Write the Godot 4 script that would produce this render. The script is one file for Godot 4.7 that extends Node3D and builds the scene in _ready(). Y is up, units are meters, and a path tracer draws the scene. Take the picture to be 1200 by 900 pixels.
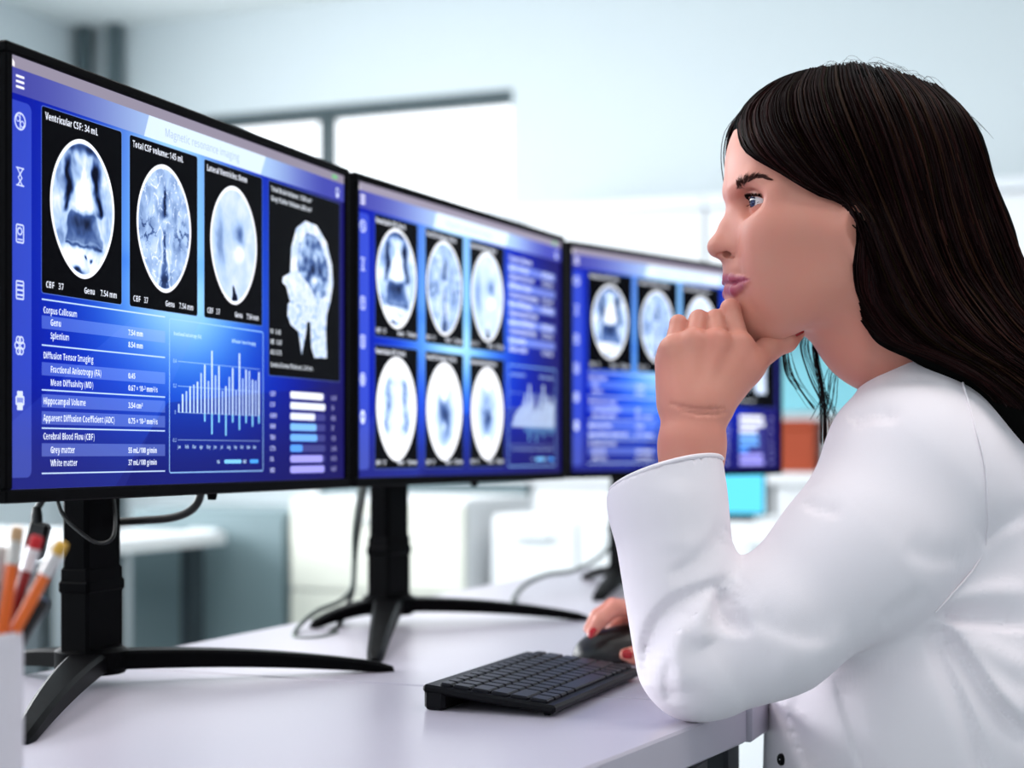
extends Node3D

const PANEL_ENERGY := 2.0

func _ready():
	# camera: level, the lens shifted up a little; focus on the face and the hand
	var cam := Camera3D.new()
	cam.name = "camera"
	cam.projection = Camera3D.PROJECTION_FRUSTUM
	cam.near = 0.05; cam.far = 60.0
	cam.size = 900.0 / FPX * cam.near
	cam.frustum_offset = Vector2(0, 80.0 / FPX * cam.near)
	cam.position = Vector3(0, EYE, 0)
	cam.rotation.y = deg_to_rad(TH)
	var lens := CameraAttributesPhysical.new()
	lens.frustum_focal_length = 50.0
	lens.frustum_focus_distance = 1.38
	lens.exposure_aperture = 3.3
	cam.attributes = lens
	add_child(cam)
	# overcast sky outside the windows
	var we := WorldEnvironment.new()
	we.name = "environment"
	var env := Environment.new()
	env.background_mode = Environment.BG_COLOR
	env.background_color = Color(0.96, 0.98, 1.0)
	env.background_energy_multiplier = 2.5
	env.tonemap_mode = Environment.TONE_MAPPER_LINEAR
	env.tonemap_exposure = 1.0
	env.sdfgi_enabled = true
	env.ssao_enabled = true
	env.ssil_enabled = true
	we.environment = env
	add_child(we)
	# daylight of the long side window
	var day := AreaLight3D.new()
	day.name = "window_daylight"
	day.area_size = Vector2(5.3, 1.6)
	day.light_color = Color(0.975, 0.985, 1.0)
	day.light_energy = 27.0
	day.area_range = 20.0
	day.shadow_enabled = true
	add_child(day)
	day.position = Vector3(-4.42, 1.65, -1.75)
	day.rotation.y = -PI / 2
	build_room()
	build_desks()
	var t_table := screen_table()
	build_monitor("black monitor with a table and a bar chart, beside the pencil cup", Vector2(-0.292, 1.538), 19.9, t_table, Vector2(-0.414, 1.590), [[-0.125, 1.69], [-0.385, 1.262], [-0.56, 1.71]], 1.25)
	build_monitor("middle black monitor showing two rows of three brain scans", Vector2(-0.054, 2.118), 24.8, screen_slices(), Vector2(-0.165, 2.165), [[0.105, 2.20], [-0.150, 1.755], [-0.262, 2.10]])
	build_monitor("black monitor behind the hand, third in the row past the two rows of scans", Vector2(0.283, 2.67), 40.8, t_table, Vector2(0.195, 2.745), [[0.42, 2.68], [0.13, 2.48], [0.13, 2.92]])
	build_cables()
	build_keyboard()
	build_mouse()
	build_cup()
	build_background()
	build_stool()
	build_person()

# ---------------------------------------------------------------- helpers
const TH := 22.0          # the room and the desks stand turned by this angle to the lens
const EYE := 0.969        # height of the lens
const FPX := 1890.0       # focal length, in pixels of a 1200 x 900 frame
var used_names := {}
var MT := {}
var rng := RandomNumberGenerator.new()

func cam_pt(x: float, y: float, depth: float) -> Vector3:
	# a point given to the right of, above the floor and in front of the place where the photographer stood
	var c := cos(deg_to_rad(TH)); var s := sin(deg_to_rad(TH))
	return Vector3(x * c - depth * s, y, -x * s - depth * c)

func numbered(n: String) -> String:
	if not used_names.has(n):
		used_names[n] = 0
		return n
	used_names[n] += 1
	return "%s_%03d" % [n, used_names[n]]

func tag(o: Node3D, label: String, category: String, group := "", kind := "") -> Node3D:
	if label: o.set_meta("label", label)
	if category: o.set_meta("category", category)
	if group: o.set_meta("group", group)
	if kind: o.set_meta("kind", kind)
	return o

func thing(called: String, label: String, category: String, at := Vector3.ZERO, turn := 0.0, group := "") -> Node3D:
	var o := Node3D.new()
	o.name = numbered(called)
	add_child(o)
	o.position = at
	o.rotation.y = turn
	tag(o, label, category, group)
	return o

func part(called: String, m: Mesh, mat: Material, parent: Node = null, at := Vector3.ZERO, rot := Vector3.ZERO) -> MeshInstance3D:
	var o := MeshInstance3D.new()
	o.name = called if parent else numbered(called)
	o.mesh = m
	o.material_override = mat
	(parent if parent else self).add_child(o, true)
	o.position = at
	o.rotation = rot
	return o

func struct(called: String, m: Mesh, mat: Material, at := Vector3.ZERO, label := "") -> MeshInstance3D:
	var o := part(called, m, mat, null, at)
	o.set_meta("kind", "structure")
	if label: o.set_meta("label", label)
	return o

func mat(col: Color, rough := 0.5, metal := 0.0, spec := 0.5) -> StandardMaterial3D:
	var m := StandardMaterial3D.new()
	m.albedo_color = col
	m.roughness = rough
	m.metallic = metal
	m.metallic_specular = spec
	return m

func arr_mesh(v: PackedVector3Array, n: PackedVector3Array, idx: PackedInt32Array, col := PackedColorArray(), uv := PackedVector2Array()) -> ArrayMesh:
	var a := []
	a.resize(Mesh.ARRAY_MAX)
	a[Mesh.ARRAY_VERTEX] = v
	a[Mesh.ARRAY_NORMAL] = n
	a[Mesh.ARRAY_INDEX] = idx
	if col.size(): a[Mesh.ARRAY_COLOR] = col
	if uv.size(): a[Mesh.ARRAY_TEX_UV] = uv
	var m := ArrayMesh.new()
	m.add_surface_from_arrays(Mesh.PRIMITIVE_TRIANGLES, a)
	return m

# box with chamfered edges, centred on the origin
func cbox(sx: float, sy: float, sz: float, c := 0.002) -> ArrayMesh:
	var h := Vector3(sx, sy, sz) / 2.0
	c = minf(c, minf(h.x, minf(h.y, h.z)) * 0.9)
	var st := SurfaceTool.new()
	st.begin(Mesh.PRIMITIVE_TRIANGLES)
	st.set_smooth_group(-1)
	var quad := func(a: Vector3, b: Vector3, d: Vector3, e: Vector3):
		var n := (b - a).cross(d - a)
		var q := [a, b, d, e]
		if n.dot(a + b + d + e) > 0.0: q = [e, d, b, a]
		for i in [0, 1, 2, 0, 2, 3]: st.add_vertex(q[i])
	for ax in 3:
		var b := (ax + 1) % 3
		var d := (ax + 2) % 3
		for s in [-1.0, 1.0]:
			var p := []
			for uv in [[-1, -1], [1, -1], [1, 1], [-1, 1]]:
				var v := Vector3.ZERO
				v[ax] = s * h[ax]; v[b] = uv[0] * (h[b] - c); v[d] = uv[1] * (h[d] - c)
				p.append(v)
			quad.call(p[0], p[1], p[2], p[3])
		for s in [-1.0, 1.0]:
			for t in [-1.0, 1.0]:
				var p := []
				for w in [[-1, 0], [1, 0], [1, 1], [-1, 1]]:
					var v := Vector3.ZERO
					v[ax] = w[0] * (h[ax] - c)
					v[b] = s * (h[b] if w[1] == 0 else h[b] - c)
					v[d] = t * (h[d] - c if w[1] == 0 else h[d])
					p.append(v)
				quad.call(p[0], p[1], p[2], p[3])
	for sx_ in [-1.0, 1.0]:
		for sy_ in [-1.0, 1.0]:
			for sz_ in [-1.0, 1.0]:
				var a := Vector3(sx_ * h.x, sy_ * (h.y - c), sz_ * (h.z - c))
				var b := Vector3(sx_ * (h.x - c), sy_ * h.y, sz_ * (h.z - c))
				var d := Vector3(sx_ * (h.x - c), sy_ * (h.y - c), sz_ * h.z)
				var q := [a, b, d]
				if (b - a).cross(d - a).dot(a) > 0.0: q = [d, b, a]
				for v in q: st.add_vertex(v)
	st.generate_normals()
	return st.commit()

# surface of revolution about y; profile = [radius, height] pairs
func lathe(prof: Array, seg := 32) -> ArrayMesh:
	var v := PackedVector3Array(); var n := PackedVector3Array(); var idx := PackedInt32Array()
	for i in range(prof.size() - 1):
		var a := Vector2(prof[i][0], prof[i][1]); var b := Vector2(prof[i + 1][0], prof[i + 1][1])
		var d := (b - a).normalized()
		for k in seg + 1:
			var t := TAU * k / seg
			var nn := Vector3(d.y * cos(t), -d.x, d.y * sin(t))
			v.append(Vector3(a.x * cos(t), a.y, a.x * sin(t))); n.append(nn)
			v.append(Vector3(b.x * cos(t), b.y, b.x * sin(t))); n.append(nn)
		var o := i * (seg + 1) * 2
		for k in seg:
			var q := o + k * 2
			idx.append_array([q, q + 2, q + 1, q + 1, q + 2, q + 3])
	return arr_mesh(v, n, idx)

# tube along points; r: one radius or one per point; flat squeezes the section across `up`
func tube_into(v: PackedVector3Array, n: PackedVector3Array, idx: PackedInt32Array, pts: PackedVector3Array, radii: PackedFloat32Array, seg := 8, up := Vector3.UP, flat := 1.0, cap := true) -> void:
	var base := v.size()
	var m := pts.size()
	var side := Vector3.ZERO
	for i in m:
		var t := (pts[mini(i + 1, m - 1)] - pts[maxi(i - 1, 0)]).normalized()
		if i == 0 or flat != 1.0:
			side = t.cross(up)
			if side.length() < 0.05: side = t.cross(Vector3.RIGHT)
			side = side.normalized()
		else:
			side = (side - t * side.dot(t)).normalized()
		var w := side.cross(t).normalized()
		for k in seg:
			var a := TAU * k / seg
			v.append(pts[i] + side * (cos(a) * radii[i]) + w * (sin(a) * radii[i] * flat))
			n.append((side * (cos(a) * flat) + w * sin(a)).normalized())
	for i in m - 1:
		for k in seg:
			var a := base + i * seg + k
			var b := base + i * seg + (k + 1) % seg
			idx.append_array([a, b, a + seg, b, b + seg, a + seg])
	if cap:
		for e in [0, m - 1]:
			var c := v.size()
			var t := (pts[1] - pts[0] if e == 0 else pts[m - 1] - pts[m - 2]).normalized() * (-1.0 if e == 0 else 1.0)
			for k in seg:
				v.append(v[base + e * seg + k]); n.append(t)
			for k in range(1, seg - 1):
				idx.append_array([c, c + k, c + k + 1] if e == 0 else [c, c + k + 1, c + k])

func tube(pts: PackedVector3Array, r, seg := 8, up := Vector3.UP, flat := 1.0) -> ArrayMesh:
	var v := PackedVector3Array(); var n := PackedVector3Array(); var idx := PackedInt32Array()
	var rr := PackedFloat32Array()
	for i in pts.size(): rr.append(r if r is float else r[i])
	tube_into(v, n, idx, pts, rr, seg, up, flat)
	return arr_mesh(v, n, idx)

func spline(p: PackedVector3Array, per := 8) -> PackedVector3Array:
	var o := PackedVector3Array()
	for i in p.size() - 1:
		var a := p[maxi(i - 1, 0)]; var d := p[mini(i + 2, p.size() - 1)]
		for k in per:
			o.append(p[i].cubic_interpolate(p[i + 1], a, d, float(k) / per))
	o.append(p[p.size() - 1])
	return o

# extrude a polygon (x, z) upwards from y0 to y1, edges chamfered by c
func slab(poly: PackedVector2Array, y0: float, y1: float, c := 0.002) -> ArrayMesh:
	var st := SurfaceTool.new()
	st.begin(Mesh.PRIMITIVE_TRIANGLES)
	st.set_smooth_group(-1)
	if Geometry2D.is_polygon_clockwise(poly): poly.reverse()
	var inn: PackedVector2Array = Geometry2D.offset_polygon(poly, -c)[0]
	if inn.size() != poly.size(): inn = poly
	if Geometry2D.is_polygon_clockwise(inn): inn.reverse()
	# line the two rings up
	var best := 0; var bd := 1e9
	for i in inn.size():
		var d := inn[i].distance_to(poly[0])
		if d < bd: bd = d; best = i
	var r2 := PackedVector2Array()
	for i in inn.size(): r2.append(inn[(i + best) % inn.size()])
	var rings := [[r2, y0], [poly, y0 + c], [poly, y1 - c], [r2, y1]]
	for r in 3:
		for i in poly.size():
			var j := (i + 1) % poly.size()
			var a := Vector3(rings[r][0][i].x, rings[r][1], rings[r][0][i].y); var b := Vector3(rings[r][0][j].x, rings[r][1], rings[r][0][j].y)
			var d := Vector3(rings[r + 1][0][j].x, rings[r + 1][1], rings[r + 1][0][j].y); var e := Vector3(rings[r + 1][0][i].x, rings[r + 1][1], rings[r + 1][0][i].y)
			for q in [a, b, d, a, d, e]: st.add_vertex(q)
	var tri := Geometry2D.triangulate_polygon(r2)
	for i in range(0, tri.size(), 3):
		var f := [r2[tri[i]], r2[tri[i + 1]], r2[tri[i + 2]]]
		if (f[1] - f[0]).cross(f[2] - f[0]) < 0.0: f.reverse()
		for q in f: st.add_vertex(Vector3(q.x, y1, q.y))
		for q in [f[2], f[1], f[0]]: st.add_vertex(Vector3(q.x, y0, q.y))
	st.generate_normals()
	return st.commit()

# ---------------------------------------------------------------- smooth shapes from distance fields
# meshes several fields at once: each job is [field, low corner, high corner, cell]; answers one dictionary per job
func mesh_jobs(jobs: Array) -> Array:
	var outs := []; var th := []
	for j in jobs:
		var out := {"v": PackedVector3Array(), "n": PackedVector3Array(), "i": PackedInt32Array()}
		outs.append(out)
		var t := Thread.new()
		var fl: Field = j[0]
		t.start(fl.mesh.bind(j[1], j[2], j[3], out))
		th.append(t)
	for t in th: t.wait_to_finish()
	return outs

func join_out(outs: Array) -> Dictionary:
	var r := {"v": PackedVector3Array(), "n": PackedVector3Array(), "i": PackedInt32Array()}
	for o in outs:
		var b: int = r.v.size()
		r.v.append_array(o.v); r.n.append_array(o.n)
		var ii: PackedInt32Array = o.i
		if b > 0:
			for k in ii.size(): ii[k] += b
		r.i.append_array(ii)
	return r

class Field:
	var ty := PackedInt32Array()
	var pa := PackedVector3Array()
	var pb := PackedVector3Array()
	var r1 := PackedFloat32Array()
	var r2 := PackedFloat32Array()
	var kk := PackedFloat32Array()
	var op := PackedInt32Array()
	var fn := PackedVector3Array()
	var fs := PackedFloat32Array()
	var bs: Array[Basis] = []
	var il := PackedFloat32Array()
	var all := PackedInt32Array()
	var cur := PackedInt32Array()

	func _add(t: int, a: Vector3, b: Vector3, ra: float, rb: float, k: float, o: int, n: Vector3, s: float, basis: Basis) -> int:
		ty.append(t); pa.append(a); pb.append(b); r1.append(ra); r2.append(rb); kk.append(maxf(k, 0.0002)); op.append(o); fn.append(n); fs.append(s); bs.append(basis)
		il.append(1.0 / maxf(b.length_squared(), 1e-9))
		all.append(ty.size() - 1)
		cur = all
		return ty.size() - 1

	# tapered capsule; flattened along n by the factor s
	func cone(a: Vector3, b: Vector3, ra: float, rb: float, k := 0.01, o := 0, n := Vector3.ZERO, s := 1.0) -> int:
		return _add(0, a, b - a, ra, rb, k, o, n, s, Basis.IDENTITY)

	func ell(c: Vector3, r: Vector3, basis: Basis, k := 0.01, o := 0) -> int:
		return _add(1, c, r, minf(r.x, minf(r.y, r.z)), 0.0, k, o, Vector3.ONE / r, 1.0, basis.transposed())

	# half space in front of a point
	func plane(p: Vector3, n: Vector3, k := 0.002, o := 1) -> int:
		return _add(2, p, n.normalized(), 0.0, 0.0, k, o, Vector3.ZERO, 1.0, Basis.IDENTITY)

	# fold in cloth along a line: height a, width wp on its right hand side and wn on its left, seen along -z
	var folds := []
	func fold(pts: PackedVector3Array, a: float, wp: float, wn: float) -> void:
		var mid := Vector3.ZERO
		for p in pts: mid += p / pts.size()
		var rad := 0.0
		for p in pts: rad = maxf(rad, p.distance_to(mid))
		folds.append([pts, a, wp, wn, mid, rad + 2.5 * maxf(wp, wn)])
		_add(3, mid, Vector3(folds.size() - 1, rad + 2.5 * maxf(wp, wn), 0), 0.0, 0.0, 0.01, 3, Vector3.ZERO, 1.0, Basis.IDENTITY)

	func fold_at(i: int, p: Vector3) -> float:
		var f: Array = folds[i]
		var pts: PackedVector3Array = f[0]
		var bd := 1e9
		var bs_ := 0.0; var bt := 0.0
		var m := pts.size() - 1
		for j in m:
			var ba := pts[j + 1] - pts[j]
			var q := p - pts[j]
			var h := clampf(q.dot(ba) / ba.length_squared(), 0.0, 1.0)
			var r := q - ba * h
			r.z *= 0.3
			var d := r.length_squared()
			if d < bd:
				bd = d; bt = (j + h) / m
				bs_ = ba.y * r.x - ba.x * r.y
		var w: float = f[2] if bs_ > 0.0 else f[3]
		return f[1] * exp(-bd / (w * w)) * minf(1.0, 4.5 * minf(bt, 1.0 - bt))

	func chain(p: Array, r: Array, k := 0.01, o := 0) -> void:
		for i in p.size() - 1: cone(p[i], p[i + 1], r[i], r[i + 1], k, o)

	func one(i: int, p: Vector3) -> float:
		var t := ty[i]
		var q := p - pa[i]
		if t == 0:
			var s := fs[i]
			if s != 1.0: q += fn[i] * (q.dot(fn[i]) * (s - 1.0))
			var ba := pb[i]
			var h := clampf(q.dot(ba) / maxf(ba.length_squared(), 1e-9), 0.0, 1.0)
			return ((q - ba * h).length() - lerpf(r1[i], r2[i], h)) / maxf(s, 1.0)
		if t == 1:
			q = bs[i] * q
			var r := pb[i]
			var k0 := (q / r).length()
			var k1 := (q / (r * r)).length()
			if k1 < 1e-6: return -r1[i]
			return k0 * (k0 - 1.0) / k1
		if t == 3: return q.length() - pb[i].y
		return q.dot(pb[i])

	func at(p: Vector3) -> float:
		var d := 10.0
		for i in cur:
			var e := 0.0
			var q := p - pa[i]
			var t := ty[i]
			if t == 3:
				if d < 0.03 and q.length() < pb[i].y: d -= fold_at(int(pb[i].x), p)
				continue
			if t == 0:
				var s := fs[i]
				if s != 1.0: q += fn[i] * (q.dot(fn[i]) * (s - 1.0))
				var ba := pb[i]
				var h := clampf(q.dot(ba) * il[i], 0.0, 1.0)
				e = (q - ba * h).length() - r1[i] - (r2[i] - r1[i]) * h
				if s > 1.0: e /= s
			elif t == 1:
				q = bs[i] * q
				q *= fn[i]
				var k0 := q.length()
				e = k0 * (k0 - 1.0) / maxf((q * fn[i]).length(), 1e-6)
			else:
				e = q.dot(pb[i])
			var k := kk[i]
			if op[i] == 0:
				var h := k - absf(d - e)
				d = minf(d, e)
				if h > 0.0: d -= h * h * 0.25 / k
			else:
				if op[i] == 1: e = -e
				var h := k - absf(d - e)
				d = maxf(d, e)
				if h > 0.0: d += h * h * 0.25 / k
		return d

	func grad(p: Vector3, e := 0.0008) -> Vector3:
		var a := at(p + Vector3(e, -e, -e)); var b := at(p + Vector3(-e, -e, e)); var c := at(p + Vector3(-e, e, -e)); var d := at(p + Vector3(e, e, e))
		return (Vector3(1, -1, -1) * a + Vector3(-1, -1, 1) * b + Vector3(-1, 1, -1) * c + Vector3(1, 1, 1) * d).normalized()

	# first point of the shape met from o along d
	func hit(o: Vector3, d: Vector3, start := 0.9, stop := 2.2) -> Vector3:
		cur = all
		var t := start
		var best := start; var bd := 10.0
		while t < stop:
			var s := at(o + d * t)
			if s < bd: bd = s; best = t
			if s < 0.0004: break
			t += clampf(s * 0.7, 0.0004, 0.05)
		return o + d * best

	# surface nets; appends to the packed arrays in out: v, n, i
	func mesh(lo: Vector3, hi: Vector3, h: float, out: Dictionary) -> void:
		var nb := Vector3i(((hi - lo) / (4.0 * h)).ceil())
		var nx := nb.x * 4 + 1; var ny := nb.y * 4 + 1; var nz := nb.z * 4 + 1
		var sx := 1; var sy := nx; var sz := nx * ny
		var val := PackedFloat32Array(); val.resize(nx * ny * nz); val.fill(1.0)
		var cell := PackedInt32Array(); cell.resize(nx * ny * nz); cell.fill(-1)
		var br := 2.0 * h * 1.7321
		var live := PackedInt32Array()
		var lists := []
		# coarse pass over groups of 4 x 4 x 4 blocks keeps the lists short
		var gb := Vector3i((Vector3(nb) / 4.0).ceil())
		var gr := 8.0 * h * 1.7321
		for gz in gb.z:
			for gy in gb.y:
				for gx in gb.x:
					var gc := lo + (Vector3(gx, gy, gz) + Vector3(0.5, 0.5, 0.5)) * (16.0 * h)
					var near := PackedInt32Array()
					for i in all:
						if op[i] == 2 or one(i, gc) < gr * 2.4 + 1.5 * kk[i]: near.append(i)
					if near.is_empty(): continue
					for bz in range(gz * 4, mini(gz * 4 + 4, nb.z)):
						for by in range(gy * 4, mini(gy * 4 + 4, nb.y)):
							for bx in range(gx * 4, mini(gx * 4 + 4, nb.x)):
								var c := lo + (Vector3(bx, by, bz) + Vector3(0.5, 0.5, 0.5)) * (4.0 * h)
								cur = near
								var d := at(c)
								if absf(d) > br * 1.35:
									if d < 0.0:
										for z in range(bz * 4, bz * 4 + 4):
											for y in range(by * 4, by * 4 + 4):
												var o := z * sz + y * sy + bx * 4
												for x in 4: val[o + x] = -1.0
									continue
								var list := PackedInt32Array()
								for i in near:
									if op[i] == 2 or one(i, c) < br * 3.4 + 1.5 * kk[i]: list.append(i)
								cur = list
								for z in range(bz * 4, bz * 4 + 4):
									for y in range(by * 4, by * 4 + 4):
										var o := z * sz + y * sy + bx * 4
										for x in 4:
											val[o + x] = at(lo + Vector3(bx * 4 + x, y, z) * h)
								live.append(bx + nb.x * (by + nb.y * bz))
								lists.append(list)
		var v: PackedVector3Array = out.v
		var n: PackedVector3Array = out.n
		var idx: PackedInt32Array = out.i
		var ce := [[0, 1], [2, 3], [4, 5], [6, 7], [0, 2], [1, 3], [4, 6], [5, 7], [0, 4], [1, 5], [2, 6], [3, 7]]
		var g := PackedFloat32Array(); g.resize(8)
		var made := PackedInt32Array()
		for q in live.size():
			var b := live[q]
			var bx := b % nb.x; var by := (b / nb.x) % nb.y; var bz := b / (nb.x * nb.y)
			cur = lists[q]
			for z in range(bz * 4, bz * 4 + 4):
				for y in range(by * 4, by * 4 + 4):
					for x in range(bx * 4, bx * 4 + 4):
						if x >= nx - 1 or y >= ny - 1 or z >= nz - 1: continue
						var o := z * sz + y * sy + x
						var mask := 0
						for c in 8:
							g[c] = val[o + (c & 1) + ((c >> 1) & 1) * sy + (c >> 2) * sz]
							if g[c] < 0.0: mask += 1
						if mask == 0 or mask == 8: continue
						var s := Vector3.ZERO
						var m := 0
						for e in ce:
							var a: int = e[0]; var d: int = e[1]
							if (g[a] < 0.0) != (g[d] < 0.0):
								var t := g[a] / (g[a] - g[d])
								s += Vector3(a & 1, (a >> 1) & 1, a >> 2).lerp(Vector3(d & 1, (d >> 1) & 1, d >> 2), t)
								m += 1
						var p := lo + (Vector3(x, y, z) + s / m) * h
						var nn := Vector3(g[1] + g[3] + g[5] + g[7] - g[0] - g[2] - g[4] - g[6], g[2] + g[3] + g[6] + g[7] - g[0] - g[1] - g[4] - g[5], g[4] + g[5] + g[6] + g[7] - g[0] - g[1] - g[2] - g[3]).normalized()
						cell[o] = v.size()
						made.append(o)
						v.append(p); n.append(nn)
		for o in made:
			var a := cell[o]
			var v0 := val[o] < 0.0
			for ax in 3:
				var s1: int = [sx, sy, sz][ax]; var s2: int = [sy, sz, sx][ax]; var s3: int = [sz, sx, sy][ax]
				var v1 := val[o + s1] < 0.0
				if v0 == v1: continue
				if o - s2 - s3 < 0: continue
				var b := cell[o - s2]; var c := cell[o - s2 - s3]; var d := cell[o - s3]
				if b < 0 or c < 0 or d < 0: continue
				if v0: idx.append_array([a, c, b, a, d, c])
				else: idx.append_array([a, b, c, a, c, d])
		out.v = v; out.n = n; out.i = idx
		cur = all

# ---------------------------------------------------------------- room
const X_LEFT := -4.5
const X_RIGHT := 3.2
const Z_BACK := -6.0
const Z_FRONT := 2.6
const CEIL := 2.86

func wall_box(called: String, x0: float, x1: float, y0: float, y1: float, z0: float, z1: float, m: Material, label := "") -> MeshInstance3D:
	return struct(called, cbox(x1 - x0, y1 - y0, z1 - z0, 0.001), m, Vector3((x0 + x1) / 2.0, (y0 + y1) / 2.0, (z0 + z1) / 2.0), label)

func csg_wall(called: String, size: Vector3, at: Vector3, holes: Array, m: Material, label: String) -> void:
	var c := CSGBox3D.new()
	c.name = called
	c.size = size
	c.material = m
	c.position = at
	for h in holes:
		var b := CSGBox3D.new()
		b.name = "opening"
		b.size = h[1]
		b.position = h[0] - at
		b.operation = CSGShape3D.OPERATION_SUBTRACTION
		b.material = m
		c.add_child(b, true)
	add_child(c)
	c.set_meta("kind", "structure")
	c.set_meta("label", label)

func build_room() -> void:
	var wn := NoiseTexture2D.new()
	wn.width = 256; wn.height = 256; wn.seamless = true; wn.as_normal_map = true; wn.bump_strength = 1.5
	var nz := FastNoiseLite.new(); nz.seed = 2; nz.frequency = 0.12
	wn.noise = nz
	var wallm := mat(Color(0.80, 0.835, 0.85), 0.85)
	wallm.normal_enabled = true; wallm.normal_texture = wn; wallm.normal_scale = 0.08
	wallm.uv1_triplanar = true; wallm.uv1_world_triplanar = true; wallm.uv1_scale = Vector3(3, 3, 3)
	MT.wall = wallm
	var floorm := mat(Color(0.62, 0.66, 0.67), 0.35)
	var ceilm := mat(Color(0.88, 0.90, 0.90), 0.9)
	wall_box("floor", X_LEFT - 0.2, X_RIGHT + 0.2, -0.15, 0.0, Z_BACK - 0.2, Z_FRONT + 0.2, floorm, "pale grey laboratory floor")
	wall_box("ceiling", X_LEFT - 0.2, X_RIGHT + 0.2, CEIL, CEIL + 0.15, Z_BACK - 0.2, Z_FRONT + 0.2, ceilm, "plain pale ceiling")
	# back wall with its window, left wall with the long window beside the desks
	csg_wall("wall_back", Vector3(X_RIGHT - X_LEFT + 0.4, CEIL, 0.2), Vector3((X_LEFT + X_RIGHT) / 2.0, CEIL / 2.0, Z_BACK - 0.1), [[Vector3(-3.235, 1.80, Z_BACK - 0.1), Vector3(1.63, 1.26, 0.5)]], wallm, "pale blue-grey wall with a bright window")
	csg_wall("wall_left", Vector3(0.2, CEIL, Z_FRONT - Z_BACK), Vector3(X_LEFT - 0.1, CEIL / 2.0, (Z_BACK + Z_FRONT) / 2.0), [[Vector3(X_LEFT - 0.1, 1.65, -1.75), Vector3(0.5, 1.7, 5.4)]], wallm, "pale blue-grey side wall")
	wall_box("wall_right", X_RIGHT, X_RIGHT + 0.2, 0.0, CEIL, Z_BACK, Z_FRONT, wallm, "pale blue-grey wall beside the aisle")
	wall_box("wall_front", X_LEFT - 0.2, X_RIGHT + 0.2, 0.0, CEIL, Z_FRONT, Z_FRONT + 0.2, wallm, "pale blue-grey wall facing the window")
	# windows
	var frame := mat(Color(0.20, 0.27, 0.29), 0.5)
	var glass := mat(Color(0.95, 0.98, 1.0, 0.04), 0.02)
	glass.transparency = BaseMaterial3D.TRANSPARENCY_ALPHA
	MT.glass = glass
	var w1 := Node3D.new(); w1.name = "window_1"; add_child(w1); w1.position = Vector3(-3.235, 1.80, Z_BACK - 0.06)
	w1.set_meta("kind", "structure"); w1.set_meta("label", "bright window with a dark mullion in the back wall")
	part("window_frame", cbox(1.63, 0.05, 0.06), frame, w1, Vector3(0, 0.605, 0))
	part("window_frame", cbox(1.63, 0.05, 0.06), frame, w1, Vector3(0, -0.605, 0))
	part("window_frame", cbox(0.05, 1.26, 0.06), frame, w1, Vector3(-0.79, 0, 0))
	part("window_frame", cbox(0.02, 1.26, 0.06), MT.wall, w1, Vector3(0.805, 0, 0))
	part("mullion", cbox(0.055, 1.16, 0.06), frame, w1, Vector3(-0.055, 0, 0))
	part("pane", cbox(0.70, 1.16, 0.006, 0.001), glass, w1, Vector3(-0.43, 0, 0))
	part("pane", cbox(0.76, 1.16, 0.006, 0.001), glass, w1, Vector3(0.37, 0, 0))
	var w2 := Node3D.new(); w2.name = "window_2"; add_child(w2); w2.position = Vector3(X_LEFT - 0.06, 1.65, -1.75)
	w2.set_meta("kind", "structure"); w2.set_meta("label", "long window in the side wall beside the desks")
	for e in [0.825, -0.825]: part("window_frame", cbox(0.06, 0.05, 5.4), frame, w2, Vector3(0, e, 0))
	for k in 6: part("mullion", cbox(0.06, 1.60, 0.05), frame, w2, Vector3(0, 0, -2.675 + k * 1.07))
	for k in 5: part("pane", cbox(0.006, 1.60, 1.015, 0.001), glass, w2, Vector3(0, 0, -2.14 + k * 1.07))
	# pipes boxed in at the corner
	for q in [[-4.445, -5.93, 0.07], [-4.30, -5.955, 0.07]]:
		var t := thing("corner_pipe", "slim dark grey pipe running up the %s" % ("corner of the room" if q[0] < -4.4 else "back wall near the corner"), "pipe", Vector3(q[0], 0, q[1]))
		part("pipe", lathe([[0.035, 0.0], [0.035, CEIL - 0.001]], 20), mat(Color(0.30, 0.36, 0.38), 0.6), t)
		for y in [0.5, 1.5, 2.5]: part("bracket", lathe([[0.0, 0.0], [0.045, 0.0], [0.045, 0.03], [0.0, 0.03]], 20), mat(Color(0.25, 0.30, 0.32), 0.6), t, Vector3(0, y, 0))
	# ceiling panels that light the room
	for q in [[-2.2, -4.0, 0.45], [0.6, -4.0, 0.45], [-2.2, -1.4, 1.0], [0.6, -1.4, 1.0], [-2.2, 1.2, 0.6], [0.6, 1.2, 0.6]]:
		ceiling_panel(q[0], q[1], q[2])

func ceiling_panel(x: float, z: float, dim: float) -> void:
	var t := thing("ceiling_panel_light", "square white ceiling light panel", "light", Vector3(x, CEIL - 0.03, z), 0.0, "ceiling light panels")
	part("frame", lathe_square(1.2, 0.03), mat(Color(0.85, 0.85, 0.85), 0.5), t)
	var m := mat(Color(0.9, 0.9, 0.9), 0.6)
	m.emission_enabled = true
	m.emission = Color(1.0, 0.98, 0.95)
	m.emission_energy_multiplier = 1.2 * dim
	part("light_diffuser", cbox(1.14, 0.008, 1.14, 0.002), m, t, Vector3(0, -0.002, 0))
	var a := AreaLight3D.new()
	a.name = "panel_light"
	a.area_size = Vector2(1.14, 1.14)
	a.light_color = Color(1.0, 0.965, 0.95)
	a.light_energy = PANEL_ENERGY * dim
	a.area_range = 20.0
	a.shadow_enabled = true
	t.add_child(a)
	a.position = Vector3(0, -0.02, 0)
	a.rotation.x = -PI / 2

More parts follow.
